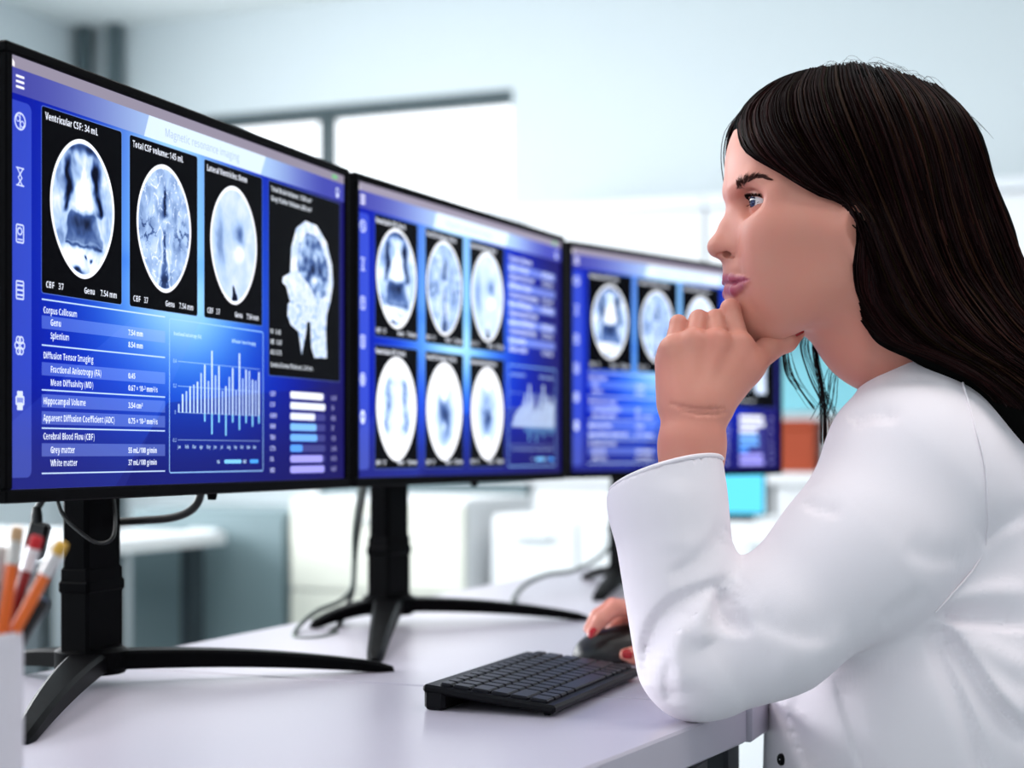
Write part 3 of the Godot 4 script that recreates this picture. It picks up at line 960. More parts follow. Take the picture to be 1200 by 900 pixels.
func build_monitor(label: String, mid: Vector2, ang: float, tex: Texture2D, hub: Vector2, tips: Array, glow := 1.5) -> void:
	# mid: place of the screen's middle; ang: bearing of its width; hub: foot of the column; tips: where the feet end
	var turn := deg_to_rad(90.0 - (ang - TH))
	var base := cam_pt(mid.x, DESK, mid.y)
	var t := thing("monitor", label, "monitor", base, turn, "black monitors in a row")
	var black := mat(Color(0.035, 0.035, 0.042), 0.42, 0.0, 0.10)
	var matte := mat(Color(0.05, 0.05, 0.056), 0.5, 0.0, 0.10)
	var W := 0.612; var H := 0.360; var y0 := 0.189
	var cy := y0 + H / 2.0
	var sh := part("housing", cbox(W, H, 0.016, 0.003), black, t, Vector3(0, cy, -0.012))
	part("back_shell", cbox(W * 0.72, H * 0.66, 0.03, 0.012), matte, t, Vector3(0, cy - 0.01, -0.033))
	var b := 0.0088
	part("bezel", cbox(W, b, 0.010, 0.0015), black, t, Vector3(0, y0 + H - b / 2.0, 0))
	part("bezel", cbox(W, b + 0.002, 0.010, 0.0015), black, t, Vector3(0, y0 + (b + 0.002) / 2.0, 0))
	for s in [-1.0, 1.0]: part("bezel", cbox(b, H - 2.0 * b - 0.002, 0.010, 0.0015), black, t, Vector3(s * (W - b) / 2.0, cy + 0.001, 0))
	var q := QuadMesh.new()
	q.size = Vector2(W - 2.0 * b, H - 2.0 * b - 0.002)
	part("screen", q, screen_material(tex, glow), t, Vector3(0, cy + 0.001, 0.0015))
	# joystick under the frame
	part("menu_button", lathe([[0.0, -0.006], [0.004, -0.006], [0.005, -0.001], [0.005, 0.002]], 16), matte, t, Vector3(0.02, y0, -0.005))
	# stand, in the monitor's own axes
	var inv := t.transform.affine_inverse()
	var h := inv * cam_pt(hub.x, DESK, hub.y)
	var stand := Node3D.new()
	stand.name = "stand"
	t.add_child(stand)
	stand.position = h
	part("column", cbox(0.060, 0.30, 0.030, 0.004), black, stand, Vector3(0, 0.182, 0))
	part("sleeve", cbox(0.062, 0.085, 0.033, 0.003), matte, stand, Vector3(0, 0.075, 0))
	part("cable_clip", cbox(0.065, 0.014, 0.036, 0.003), black, stand, Vector3(0, 0.098, 0))
	part("head_plate", cbox(0.09, 0.09, maxf(0.02, -h.z - 0.045), 0.004), black, stand, Vector3(0, cy - 0.02, (-h.z - 0.045) / 2.0))
	part("foot_hub", lathe([[0.0, 0.012], [0.032, 0.012], [0.036, 0.018], [0.036, 0.034], [0.030, 0.038], [0.0, 0.038]], 28), black, stand)
	for tp in tips:
		var e: Vector3 = inv * cam_pt(tp[0], DESK, tp[1]) - h
		var d := e.normalized()
		var ln := e.length()
		var side := d.cross(Vector3.UP).normalized()
		# arched bar of tapering section
		var v := PackedVector3Array(); var n := PackedVector3Array(); var idx := PackedInt32Array()
		var st := SurfaceTool.new()
		st.begin(Mesh.PRIMITIVE_TRIANGLES)
		var N := 20
		var rings := []
		for i in N + 1:
			var u := float(i) / N
			var hw := lerpf(0.020, 0.0085, u)
			var yt := 0.034 * (1.0 - pow(u, 2.2)) + 0.0075 * pow(u, 2.2)
			var yb := maxf(0.0, 0.016 * (1.0 - pow(maxf(0.0, (u - 0.05)) / 0.9, 2.0)))
			if u >= 0.97: yt = 0.005; hw = 0.006
			var c := d * (ln * u)
			rings.append([c + side * hw + Vector3.UP * yb, c + side * hw + Vector3.UP * (yt - 0.003), c + side * (hw - 0.004) + Vector3.UP * yt, c - side * (hw - 0.004) + Vector3.UP * yt, c - side * hw + Vector3.UP * (yt - 0.003), c - side * hw + Vector3.UP * yb])
		for i in N:
			for k in 6:
				st.set_smooth_group(k)
				var j := (k + 1) % 6
				for p in [rings[i][k], rings[i][j], rings[i + 1][j], rings[i][k], rings[i + 1][j], rings[i + 1][k]]: st.add_vertex(p)
		st.set_smooth_group(-1)
		for e2 in [0, N]:
			for k in range(1, 5):
				for p in ([rings[e2][0], rings[e2][k + 1], rings[e2][k]] if e2 == 0 else [rings[e2][0], rings[e2][k], rings[e2][k + 1]]): st.add_vertex(p)
		st.generate_normals()
		part("foot", st.commit(), black, stand)

func cable(called: String, label: String, pts: Array, r: float, m: Material, plug := false) -> void:
	# pts: [x, height, depth] before the lens
	var p := PackedVector3Array()
	for q in pts: p.append(cam_pt(q[0], q[1], q[2]))
	var t := thing(called, label, "cable")
	var s := spline(p, 8)
	part("cord", tube(s, r, 8), m, t)
	if plug:
		part("plug", cbox(0.020, 0.036, 0.014, 0.003), m, t, p[p.size() - 1] + Vector3(0, -0.015, 0), Vector3(0.0, 0.3, -0.25))
		part("strain_relief", lathe([[0.003, 0.0], [0.006, -0.002], [0.0055, -0.012], [0.004, -0.020]].map(func(a): return [a[0], -a[1]]), 12), m, t, p[p.size() - 1] + Vector3(0, -0.002, 0))

# picture column, row and depth -> cable point
func cp(px: float, py: float, d: float) -> Array:
	return [(px - 600.0) / FPX * d, EYE + (530.0 - py) / FPX * d, d]

func build_cables() -> void:
	var rub := mat(Color(0.03, 0.03, 0.034), 0.5)
	var grey := mat(Color(0.34, 0.38, 0.36), 0.5)
	cable("power_cable", "black power cable with a plug hanging beside the stand behind the pencils", [cp(60, 560, 1.60), cp(50, 585, 1.60), cp(42, 600, 1.60), cp(43, 615, 1.60)], 0.0035, rub, true)
	cable("display_cable", "thin black cable looped round the stand behind the pencils", [cp(62, 560, 1.52), cp(72, 600, 1.515), cp(92, 622, 1.51), cp(114, 636, 1.51), cp(132, 630, 1.515), cp(135, 600, 1.56), cp(128, 560, 1.60)], 0.0018, rub)
	cable("display_cable", "black cable running from under the table screen to its stand", [cp(236, 570, 1.60), cp(233, 586, 1.60), cp(222, 599, 1.60), cp(200, 607, 1.61), cp(165, 610, 1.62), cp(130, 612, 1.63), cp(100, 616, 1.65)], 0.0042, rub)
	cable("display_cable", "grey cable falling beside the middle stand and curling on the desk", [cp(424, 560, 2.24), cp(415, 620, 2.24), cp(414, 680, 2.24), cp(402, 702, 2.20), cp(372, 716, 2.14), cp(352, 732, 2.08), cp(345, 747.5, 1.995), cp(372, 748, 1.99), cp(395, 742, 2.045)], 0.0032, grey)
	cable("power_cable", "black cable behind the middle stand reaching the desk top", [cp(428, 570, 2.26), cp(417, 640, 2.26), cp(413, 690, 2.24), cp(405, 715, 2.18), cp(396, 735, 2.11), cp(388, 740.6, 2.058)], 0.004, rub)
	cable("display_cable", "grey cable curving from the farthest stand down to the desk", [cp(715, 640, 2.80), cp(700, 655, 2.78), cp(672, 669, 2.70), cp(640, 674, 2.60), cp(615, 686, 2.55), cp(602, 702, 2.50), cp(603, 705.5, 2.455)], 0.0036, grey)

func build_keyboard() -> void:
	var A := Vector2(0.0365, 1.387)      # front left corner
	var ax := Vector2(0.366, 0.930).normalized()   # along its length
	var turn := deg_to_rad(90.0 - (rad_to_deg(atan2(ax.x, ax.y)) - TH))
	# local x along the length, local +z towards the typist
	var LN := 0.257; var DP := 0.126
	var t := thing("keyboard", "compact black keyboard with low square keys on the desk", "keyboard", cam_pt(A.x, DESK, A.y), turn)
	var body := mat(Color(0.04, 0.04, 0.055), 0.42, 0.0, 0.22)
	var keym := mat(Color(0.06, 0.06, 0.09), 0.38, 0.0, 0.28)
	var tilt := atan2(0.0125, DP)
	# wedge: plate, and the raised ridge at its back
	var pl := Node3D.new(); pl.name = "plate"; t.add_child(pl)
	pl.rotation.x = tilt
	pl.position = Vector3(0, 0.0035, 0)
	part("case", cbox(LN, 0.0075, DP, 0.0022), body, pl, Vector3(LN / 2.0, 0.0035, -DP / 2.0))
	part("rear_ridge", cbox(LN, 0.0185, 0.020, 0.003), body, t, Vector3(LN / 2.0, 0.0096, -DP + 0.012))
	for x in [0.02, LN - 0.02]: part("rubber_foot", cbox(0.014, 0.003, 0.006, 0.001), body, t, Vector3(x, 0.0015, -0.012))
	var pitch := 0.0187
	var y := 0.0082
	var meshes := {}
	var key := func(x0: float, x1: float, z0: float, z1: float):
		var k := "%d_%d" % [roundi((x1 - x0) * 10000), roundi((z1 - z0) * 10000)]
		if not meshes.has(k): meshes[k] = cbox(x1 - x0 - 0.0022, 0.0042, z1 - z0 - 0.0022, 0.0012)
		part("key", meshes[k], keym, pl, Vector3((x0 + x1) / 2.0, y, (z0 + z1) / 2.0))
	var rows := [
		[0.0125, [1, 1, 1, 1, 1, 1, 1, 1, 1, 1, 1, 1, 1, 1, 1]],
		[0.0183, [1, 1, 1, 1, 1, 1, 1, 1, 1, 1, 1, 1, 1, 2]],
		[0.0183, [1.5, 1, 1, 1, 1, 1, 1, 1, 1, 1, 1, 1, 1, 1.5]],
		[0.0183, [1.75, 1, 1, 1, 1, 1, 1, 1, 1, 1, 1, 1, 2.25]],
		[0.0183, [2.25, 1, 1, 1, 1, 1, 1, 1, 1, 1, 1, 2.75]],
		[0.0183, [1.25, 1, 1, 1.25, 5.5, 1.25, 0.75, 1, 1, 1]],
	]
	var z := -DP + 0.0135
	for r in rows:
		var x := 0.004
		var sc := (LN - 0.008) / 15.0
		for w in r[1]:
			key.call(x, x + w * sc, z, z + r[0])
			x += w * sc
		z += r[0]

func build_mouse() -> void:
	var t := thing("computer_mouse", "black computer mouse under the far hand with painted nails", "mouse", cam_pt(0.118, DESK, 1.772), deg_to_rad(TH) + 0.25)
	var f := Field.new()
	f.ell(Vector3(0, 0.006, 0), Vector3(0.053, 0.031, 0.031), Basis.IDENTITY, 0.004)
	f.ell(Vector3(0.018, 0.010, 0), Vector3(0.034, 0.028, 0.0305), Basis.IDENTITY, 0.012)
	f.plane(Vector3(0, 0.0012, 0), Vector3.DOWN, 0.002, 2)
	var out := {"v": PackedVector3Array(), "n": PackedVector3Array(), "i": PackedInt32Array()}
	f.mesh(Vector3(-0.06, -0.005, -0.04), Vector3(0.06, 0.045, 0.04), 0.002, out)
	var m := mat(Color(0.03, 0.032, 0.042), 0.35)
	part("shell", arr_mesh(out.v, out.n, out.i), m, t)
	part("wheel", lathe([[0.0, -0.003], [0.008, -0.003], [0.009, 0.0], [0.008, 0.003], [0.0, 0.003]], 20), mat(Color(0.12, 0.12, 0.13), 0.6), t, Vector3(-0.030, 0.027, 0), Vector3(PI / 2, 0, 0))
	part("glide_pad", cbox(0.08, 0.0012, 0.04, 0.0004), mat(Color(0.02, 0.02, 0.02), 0.6), t, Vector3(0, 0.0007, 0))

func pencil(label: String, called: String, foot: Vector3, tip: Vector3, body: Color, ferrule: Color, rubber: Color) -> void:
	var t := thing(called, label, "pencil" if called == "pencil" else "pen")
	var ax := tip - foot
	var ln := ax.length()
	var b := Basis()
	b.y = ax.normalized(); b.x = b.y.cross(Vector3.BACK).normalized(); b.z = b.x.cross(b.y)
	t.transform = Transform3D(b, foot)
	if called == "pencil":
		part("shaft", lathe([[0.0, 0.0], [0.0012, 0.004], [0.0040, 0.018], [0.0040, ln - 0.022]], 6), mat(body, 0.35), t)
		part("ferrule", lathe([[0.0043, ln - 0.022], [0.0043, ln - 0.017], [0.0040, ln - 0.0165], [0.0043, ln - 0.015], [0.0043, ln - 0.008]], 16), mat(ferrule, 0.35, 0.4), t)
		part("eraser", lathe([[0.0040, ln - 0.008], [0.0040, ln - 0.002], [0.003, ln], [0.0, ln]], 16), mat(rubber, 0.8), t)
	else:
		part("barrel", lathe([[0.0, 0.0], [0.0015, 0.003], [0.0045, 0.016], [0.0045, ln - 0.003], [0.003, ln], [0.0, ln]], 14), mat(body, 0.35), t)
		part("clip", cbox(0.0025, 0.04, 0.0012, 0.0005), mat(Color(0.1, 0.1, 0.11), 0.3, 0.5), t, Vector3(0.0, ln - 0.024, 0.0055))

func build_cup() -> void:
	var at := cam_pt(-0.331, DESK, 0.955)
	var t := thing("pencil_cup", "white round pencil cup standing on the desk", "cup", at)
	part("wall", lathe([[0.0, 0.0], [0.038, 0.0], [0.040, 0.002], [0.040, 0.121], [0.0392, 0.123], [0.0375, 0.123], [0.037, 0.121], [0.037, 0.004], [0.0, 0.004]], 48), mat(Color(0.80, 0.79, 0.82), 0.55), t)
	var tp := func(px: float, py: float, d: float) -> Vector3:
		var q := cp(px, py, d)
		return cam_pt(q[0], q[1], q[2])
	var ft := func(dx: float, dd: float) -> Vector3:
		return cam_pt(-0.331 + dx, DESK + 0.006, 0.955 + dd)
	pencil("orange pencil with a tan eraser standing upright in the cup", "pencil", ft.call(0.012, 0.0), tp.call(21, 617, 0.945), Color(0.86, 0.37, 0.06), Color(0.78, 0.76, 0.74), Color(0.72, 0.58, 0.44))
	pencil("dark red pencil with a red eraser leaning in the cup", "pencil", ft.call(-0.010, 0.02), tp.call(44, 628, 0.985), Color(0.50, 0.05, 0.06), Color(0.85, 0.84, 0.86), Color(0.70, 0.10, 0.14))
	pencil("orange pencil with a yellow eraser leaning out over the stand", "pencil", ft.call(-0.026, -0.004), tp.call(74, 635, 0.955), Color(0.88, 0.40, 0.08), Color(0.82, 0.80, 0.80), Color(0.80, 0.62, 0.25))
	pencil("bright red pencil at the rim of the cup", "pencil", ft.call(-0.012, -0.012), tp.call(3, 640, 0.95), Color(0.66, 0.05, 0.06), Color(0.82, 0.80, 0.80), Color(0.75, 0.70, 0.68))
	pencil("black pen lying lowest against the rim of the cup", "pen", ft.call(-0.033, 0.006), tp.call(53, 702, 0.968), Color(0.03, 0.03, 0.035), Color.BLACK, Color.BLACK)
	pencil("black pen behind the leaning orange pencil", "pen", ft.call(-0.028, 0.018), tp.call(44, 690, 0.985), Color(0.035, 0.03, 0.03), Color.BLACK, Color.BLACK)

# ---------------------------------------------------------------- the laboratory behind
func cabinet(called: String, label: String, at: Vector3, size: Vector3, body: Material, front: Material, cols: int, rows: int, handle: Material, group := "") -> Node3D:
	var t := thing(called, label, "cabinet", at, 0.0, group)
	part("carcass", cbox(size.x, size.y - 0.06, size.z, 0.003), body, t, Vector3(0, (size.y - 0.06) / 2.0 + 0.06, 0))
	part("plinth", cbox(size.x - 0.04, 0.06, size.z - 0.06, 0.002), MT.plinth, t, Vector3(0, 0.03, -0.01))
	var w := size.x / cols; var h := (size.y - 0.08) / rows
	for c in cols:
		for r in rows:
			var d := part("door" if rows == 1 else "drawer", cbox(w - 0.008, h - 0.008, 0.018, 0.002), front, t, Vector3(-size.x / 2.0 + w * (c + 0.5), 0.07 + h * (r + 0.5), size.z / 2.0 + 0.010))
			part("handle", cbox(0.10, 0.012, 0.02, 0.003), handle, d, Vector3(0, h / 2.0 - 0.05, 0.019))
	return t

func build_background() -> void:
	var white := mat(Color(0.90, 0.91, 0.92), 0.4)
	var cream := mat(Color(0.86, 0.865, 0.82), 0.5)
	var teal := mat(Color(0.42, 0.50, 0.52), 0.55)
	var slate := mat(Color(0.16, 0.21, 0.235), 0.6)
	var steel := mat(Color(0.78, 0.80, 0.81), 0.35, 0.5)
	MT.plinth = slate
	# white table with a slate modesty panel, and the row of units beside it
	var tb := thing("lab_table", "white topped table with a dark slate panel under it", "table", Vector3(-3.08, 0.0, -3.60))
	part("table_top", cbox(1.15, 0.035, 0.80, 0.003), white, tb, Vector3(0, 0.7225, 0))
	part("modesty_panel", cbox(1.0, 0.60, 0.02, 0.002), slate, tb, Vector3(0, 0.40, 0.30))
	for s in [-1.0, 1.0]:
		for z in [-0.34, 0.34]: part("leg", cbox(0.05, 0.705, 0.05, 0.003), slate, tb, Vector3(s * 0.50, 0.3525, z))
	cabinet("locker", "grey-teal metal locker between the white cabinet and the table", Vector3(-2.60, 0.0, -4.31), Vector3(0.53, 0.80, 0.50), teal, teal, 1, 1, steel)
	cabinet("drawer_cabinet", "white cabinet with cream drawer fronts beside the grey locker", Vector3(-2.045, 0.0, -4.31), Vector3(0.55, 0.84, 0.50), white, cream, 1, 3, steel)
	cabinet("storage_cabinet", "white double-door cabinet beside the gap in the row of low units", Vector3(-1.445, 0.0, -4.31), Vector3(0.50, 0.80, 0.50), white, white, 2, 1, steel)
	cabinet("low_cabinet", "white low cabinet under the small cyan screen", Vector3(-0.93, 0.0, -4.31), Vector3(0.46, 0.79, 0.50), white, white, 1, 2, steel)
	# counter along the back wall
	var ct := thing("wall_counter", "long white counter along the back wall", "counter", Vector3(-0.35, 0.0, -5.68))
	part("worktop", cbox(5.3, 0.04, 0.62, 0.003), white, ct, Vector3(0, 0.88, 0))
	for k in 6:
		part("front_panel", cbox(0.86, 0.78, 0.02, 0.003), [teal, white, white, teal, teal, white][k], ct, Vector3(-2.2 + k * 0.88, 0.47, 0.27))
	part("side_panel", cbox(0.02, 0.86, 0.60, 0.002), white, ct, Vector3(-2.63, 0.43, 0))
	part("side_panel", cbox(0.02, 0.86, 0.60, 0.002), white, ct, Vector3(2.63, 0.43, 0))
	# white wall cupboards with a cornice
	for k in 6:
		var wcb := thing("wall_cupboard", "white wall cupboard with a plain door under a pale cornice", "cabinet", Vector3(-1.95 + k * 0.86, 1.42, -5.80), 0.0, "row of white wall cupboards")
		part("carcass", cbox(0.855, 0.42, 0.36, 0.003), white, wcb, Vector3(0, 0.21, 0))
		part("door", cbox(0.845, 0.40, 0.018, 0.003), white, wcb, Vector3(0, 0.205, 0.19))
		part("cornice", cbox(0.858, 0.05, 0.40, 0.006), mat(Color(0.86, 0.88, 0.90), 0.5), wcb, Vector3(0, 0.445, 0.01))
	# things on the counter: seen past the chin
	var scr := thing("small_display", "small glowing cyan screen standing on the white low cabinet", "screen", Vector3(-1.035, 0.79, -4.12), deg_to_rad(14))
	part("housing", cbox(0.16, 0.13, 0.02, 0.004), slate, scr, Vector3(0, 0.077, 0))
	var cy := mat(Color(0.02, 0.02, 0.02), 0.3)
	cy.emission_enabled = true; cy.emission = Color(0.38, 0.86, 1.0); cy.emission_energy_multiplier = 1.3
	var q := QuadMesh.new(); q.size = Vector2(0.145, 0.115)
	part("screen", q, cy, scr, Vector3(0, 0.077, 0.0105))
	part("foot", cbox(0.10, 0.012, 0.08, 0.003), slate, scr, Vector3(0, 0.006, 0))
	for k in 2:
		var bx := thing("storage_box", ["orange brown storage box on the counter", "dark brown storage box beside the orange one"][k], "box", Vector3([-1.17, -0.965][k], 0.90, -5.52), deg_to_rad([3, -4][k]))
		var bm := mat([Color(0.62, 0.24, 0.10), Color(0.36, 0.17, 0.10)][k], 0.7)
		part("box_body", cbox(0.15, 0.15, 0.2, 0.004), bm, bx, Vector3(0, 0.075, 0))
		part("lid", cbox(0.156, 0.03, 0.206, 0.004), bm, bx, Vector3(0, 0.165, 0))
	var tealglass := mat(Color(0.52, 0.80, 0.85), 0.25)
	part("splash_panel", cbox(1.6, 0.28, 0.012, 0.002), tealglass, ct, Vector3(-0.75, 1.26, -0.295))

# ---------------------------------------------------------------- the woman at the desk
# Her own axes: x along the picture to the right, y up from the floor, z back towards the photographer.
const HEAD_D := 1.45
const HEAD_X := 0.2762
const YAW := 0.05

func L(px: float, py: float, d: float) -> Vector3:
	return Vector3((px - 600.0) / FPX * d, EYE + (530.0 - py) / FPX * d, -d)

func ray(px: float, py: float) -> Vector3:
	return Vector3((px - 600.0) / FPX, (530.0 - py) / FPX, -1.0)

# a point of the head, `side` metres to the left of the plane that halves it
func M(px: float, py: float, side := 0.0) -> Vector3:
	var c := cos(YAW); var s := sin(YAW)
	var a := (px - 600.0) / FPX
	var t := (HEAD_X + side * s - a * HEAD_D + a * side * c) / (c - a * s)
	var d := HEAD_D - t * s - side * c
	return Vector3(HEAD_X - t * c + side * s, EYE + (530.0 - py) / FPX * d, -d)

func mirror(p: Vector3) -> Vector3:
	var s := Vector3(sin(YAW), 0, cos(YAW))
	var o := Vector3(HEAD_X, 0, -HEAD_D)
	return p - s * (2.0 * (p - o).dot(s))

func head_basis(pitch := 0.0, roll := 0.0) -> Basis:
	var f := Vector3(-cos(YAW), 0, sin(YAW)); var s := Vector3(sin(YAW), 0, cos(YAW)); var u := Vector3.UP
	var f2 := f * cos(pitch) + u * sin(pitch); var u2 := u * cos(pitch) - f * sin(pitch)
	return Basis(f2, u2 * cos(roll) + s * sin(roll), s * cos(roll) - u2 * sin(roll))

func head_field() -> Field:
	var f := Field.new()
	var H := head_basis()
	# skull and the big masses of the face
	f.ell(M(984, 190), Vector3(0.0965, 0.074, 0.072), head_basis(0.12), 0.02)
	f.ell(M(927, 212), Vector3(0.0535, 0.062, 0.056), head_basis(0.12), 0.03)
	f.ell(M(932, 282), Vector3(0.0520, 0.062, 0.0455), head_basis(0.1), 0.03)
	f.ell(M(985, 285), Vector3(0.06, 0.06, 0.058), H, 0.03)
	for s in [1.0, -1.0]:
		var g := func(px: float, py: float, sd: float) -> Vector3:
			var p := M(px, py, sd)
			return p if s > 0.0 else mirror(p)
		# jaw, cheekbone, cheek, temple
		f.cone(g.call(992, 318, 0.047), g.call(905, 376, 0.018), 0.017, 0.0155, 0.03)
		f.cone(g.call(905, 376, 0.018), g.call(880, 377, 0.004), 0.0155, 0.0160, 0.02)
		f.ell(g.call(912, 263, 0.037), Vector3(0.024, 0.018, 0.0165), head_basis(-0.15), 0.022)
		f.cone(g.call(910, 264, 0.042), g.call(985, 270, 0.060), 0.010, 0.008, 0.03)
		f.ell(g.call(945, 305, 0.036), Vector3(0.042, 0.045, 0.0175), H, 0.03)
		f.ell(g.call(914, 318, 0.031), Vector3(0.026, 0.032, 0.017), H, 0.03)
		# brow
		f.cone(g.call(866, 222, 0.010), g.call(887, 214, 0.036), 0.0065, 0.0068, 0.016)
		f.cone(g.call(887, 214, 0.036), g.call(908, 224, 0.050), 0.0068, 0.006, 0.016)
		# eye socket
		f.ell(g.call(880, 238, 0.030), Vector3(0.014, 0.0105, 0.017), head_basis(), 0.014, 1)
	# chin
	f.ell(M(878, 372), Vector3(0.0165, 0.018, 0.02), H, 0.018)
	# nose
	f.cone(M(867.5, 240), M(853, 266), 0.0068, 0.0066, 0.010)
	f.cone(M(853, 266), M(841.5, 288), 0.0066, 0.0086, 0.006)
	f.cone(M(841, 291), M(860, 301), 0.0062, 0.006, 0.008)
	for s in [1.0, -1.0]:
		var g := func(px: float, py: float, sd: float) -> Vector3:
			var p := M(px, py, sd)
			return p if s > 0.0 else mirror(p)
		f.cone(g.call(877, 250, 0.010), g.call(862, 284, 0.0085), 0.0075, 0.0085, 0.014)
		f.cone(g.call(843, 288.5, 0.0030), g.call(863.5, 291, 0.0125), 0.0086, 0.0084, 0.0030)
	# lips
	f.ell(M(863, 320), Vector3(0.0115, 0.014, 0.021), H, 0.012)
	f.ell(M(869, 345), Vector3(0.0120, 0.012, 0.021), H, 0.012)
	var O := Vector3(0, EYE, 0)
	var up_l := [M(853.5, 326)]; var low_l := [M(857, 340)]; var gap := [M(848, 332.5)]
	for q in [[858, 326.3], [866, 326.8], [873, 327.3], [879, 327.5]]: up_l.append(f.hit(O, ray(q[0], q[1])) + Vector3(0.0008, 0, -0.0015))
	for q in [[862, 339.5], [868, 336.5], [874, 332.0], [879, 329.0]]: low_l.append(f.hit(O, ray(q[0], q[1])) + Vector3(0.0008, 0, -0.0015))
	for q in [[856, 332.3], [864, 331.2], [873, 328.8], [881, 327.5]]: gap.append(f.hit(O, ray(q[0], q[1])) + Vector3(-0.0012, 0, 0.0006))
	lip_paths = [up_l, low_l]
	for s in [1.0, -1.0]:
		var g := func(px: float, py: float, sd: float) -> Vector3:
			var p := M(px, py, sd)
			return p if s > 0.0 else mirror(p)
		var mir := func(a: Array) -> Array:
			return a if s > 0.0 else a.map(func(p): return mirror(p))
		f.chain(mir.call(up_l), [0.0046, 0.0035, 0.0029, 0.0022, 0.0012], 0.003)
		f.chain(mir.call(low_l), [0.0060, 0.0052, 0.0040, 0.0024, 0.0012], 0.003)
		# line between the lips, nostril
		f.chain(mir.call(gap), [0.0010, 0.0010, 0.0011, 0.0010, 0.0007], 0.0022, 1)
		f.cone(g.call(842, 298.5, 0.0070), g.call(852, 298.3, 0.0130), 0.0018, 0.0030, 0.001, 1)
		f.cone(g.call(852, 298.3, 0.0130), g.call(861, 300.0, 0.0160), 0.0030, 0.0018, 0.001, 1)
		f.cone(g.call(852, 297, 0.0095), g.call(857, 290, 0.007), 0.0040, 0.003, 0.001, 1)
		# eyelids round the ball, then the slit between them
		f.ell(g.call(EYE_PX, EYE_PY, EYE_S), Vector3(0.0136, 0.0128, 0.0136), H, 0.004)
		f.cone(g.call(EYE_PX - 15, EYE_PY - 9, EYE_S - 0.009), g.call(EYE_PX - 2, EYE_PY - 9.5, EYE_S + 0.011), 0.0022, 0.0020, 0.005)
		f.ell(g.call(EYE_PX - 14, EYE_PY - 0.5, EYE_S + 0.002), Vector3(0.0165, 0.0036, 0.0135), head_basis(0.02, 0.10 * s), 0.0012, 1)
		# ear
		f.ell(g.call(1009, 274, 0.0690), Vector3(0.016, 0.029, 0.006), head_basis(-0.2), 0.004)
		f.ell(g.call(1005, 270, 0.0750), Vector3(0.008, 0.017, 0.0045), head_basis(-0.2), 0.003, 1)
	# neck
	f.cone(M(1012, 340), L(1096, 450, 1.49), 0.048, 0.054, 0.03)
	f.cone(M(1000, 330), M(1020, 395), 0.040, 0.044, 0.03)
	return f
const EYE_PX := 895.0
const EYE_PY := 236.0
const EYE_S := 0.0305

func left_hand_field() -> Field:
	var f := Field.new()
	var W := L(813, 489, 1.395)
	# forearm and wrist, then the back of the hand
	var zf := Vector3(0, 0, 1)
	f.cone(L(806, 640, 1.380), L(811, 520, 1.390), 0.030, 0.0268, 0.01, 0, zf, 1.22)
	f.cone(L(811, 520, 1.390), W, 0.0268, 0.0258, 0.01, 0, zf, 1.35)
	var mcp := [L(867, 405, 1.408), L(840, 402, 1.400), L(812, 402, 1.400), L(788, 410, 1.403)]
	var pip := [L(856, 362, 1.4200), L(838.5, 374, 1.418), L(819, 374, 1.417), L(795, 379, 1.416)]
	var dip := [L(860, 384, 1.442), L(843, 396, 1.440), L(824, 396, 1.438), L(802, 398, 1.434)]
	var tip := [L(862, 404, 1.436), L(845, 412, 1.434), L(826, 412, 1.432), L(806, 412, 1.428)]
	var rm := [0.0098, 0.0098, 0.0094, 0.0086]
	var rp := [0.0090, 0.0088, 0.0086, 0.0078]
	var base := [L(832, 474, 1.398), L(820, 474, 1.394), L(808, 474, 1.394), L(798, 476, 1.397)]
	for i in 4:
		f.cone(base[i], mcp[i], 0.0148, 0.0118, 0.014)
	f.cone(base[1], base[2] + Vector3(0, 0.01, -0.008), 0.018, 0.018, 0.015)
	f.ell(L(824, 440, 1.415), Vector3(0.035, 0.03, 0.014), Basis.IDENTITY, 0.012)
	f.cone(L(784, 425, 1.408), L(792, 470, 1.405), 0.0105, 0.014, 0.012)
	for i in 4:
		f.ell(mcp[i] + Vector3(0, 0.002, 0.0048), Vector3(0.0085, 0.009, 0.0078), Basis.IDENTITY, 0.007)
	# thumb under the chin
	f.cone(L(836, 468, 1.400), L(874, 430, 1.412), 0.0165, 0.0150, 0.016)
	f.cone(L(874, 430, 1.412), L(900, 409, 1.425), 0.0145, 0.0108, 0.008)
	f.cone(L(900, 409, 1.425), L(921, 398.5, 1.432), 0.0108, 0.0104, 0.005)
	f.cone(L(921, 398.5, 1.432), L(934, 391.5, 1.437), 0.0104, 0.0066, 0.005)
	# fingers
	for i in 4:
		f.cone(mcp[i], pip[i], rm[i] - 0.0003, rp[i] - 0.0003, 0.0025)
		f.cone(pip[i], dip[i], rp[i], rp[i] * 0.92, 0.002)
		f.cone(dip[i], tip[i], rp[i] * 0.92, rp[i] * 0.8, 0.002)
	# tendons and the creases of the wrist
	for i in 4:
		f.cone(mcp[i] + Vector3(0, -0.006, 0.0095), base[i].lerp(mcp[i], 0.35) + Vector3(0, 0, 0.0122), 0.0022, 0.0015, 0.008)
	for c in [[[786, 473], [797, 476.5], [820, 480], [848, 479]], [[800, 482], [818, 485.5], [840, 486], [852, 484]]]:
		var pts := []
		for q in c: pts.append(f.hit(Vector3(0, EYE, 0), ray(q[0], q[1])))
		f.chain(pts, [0.0004, 0.0008, 0.0009, 0.0006], 0.003, 1)
	return f

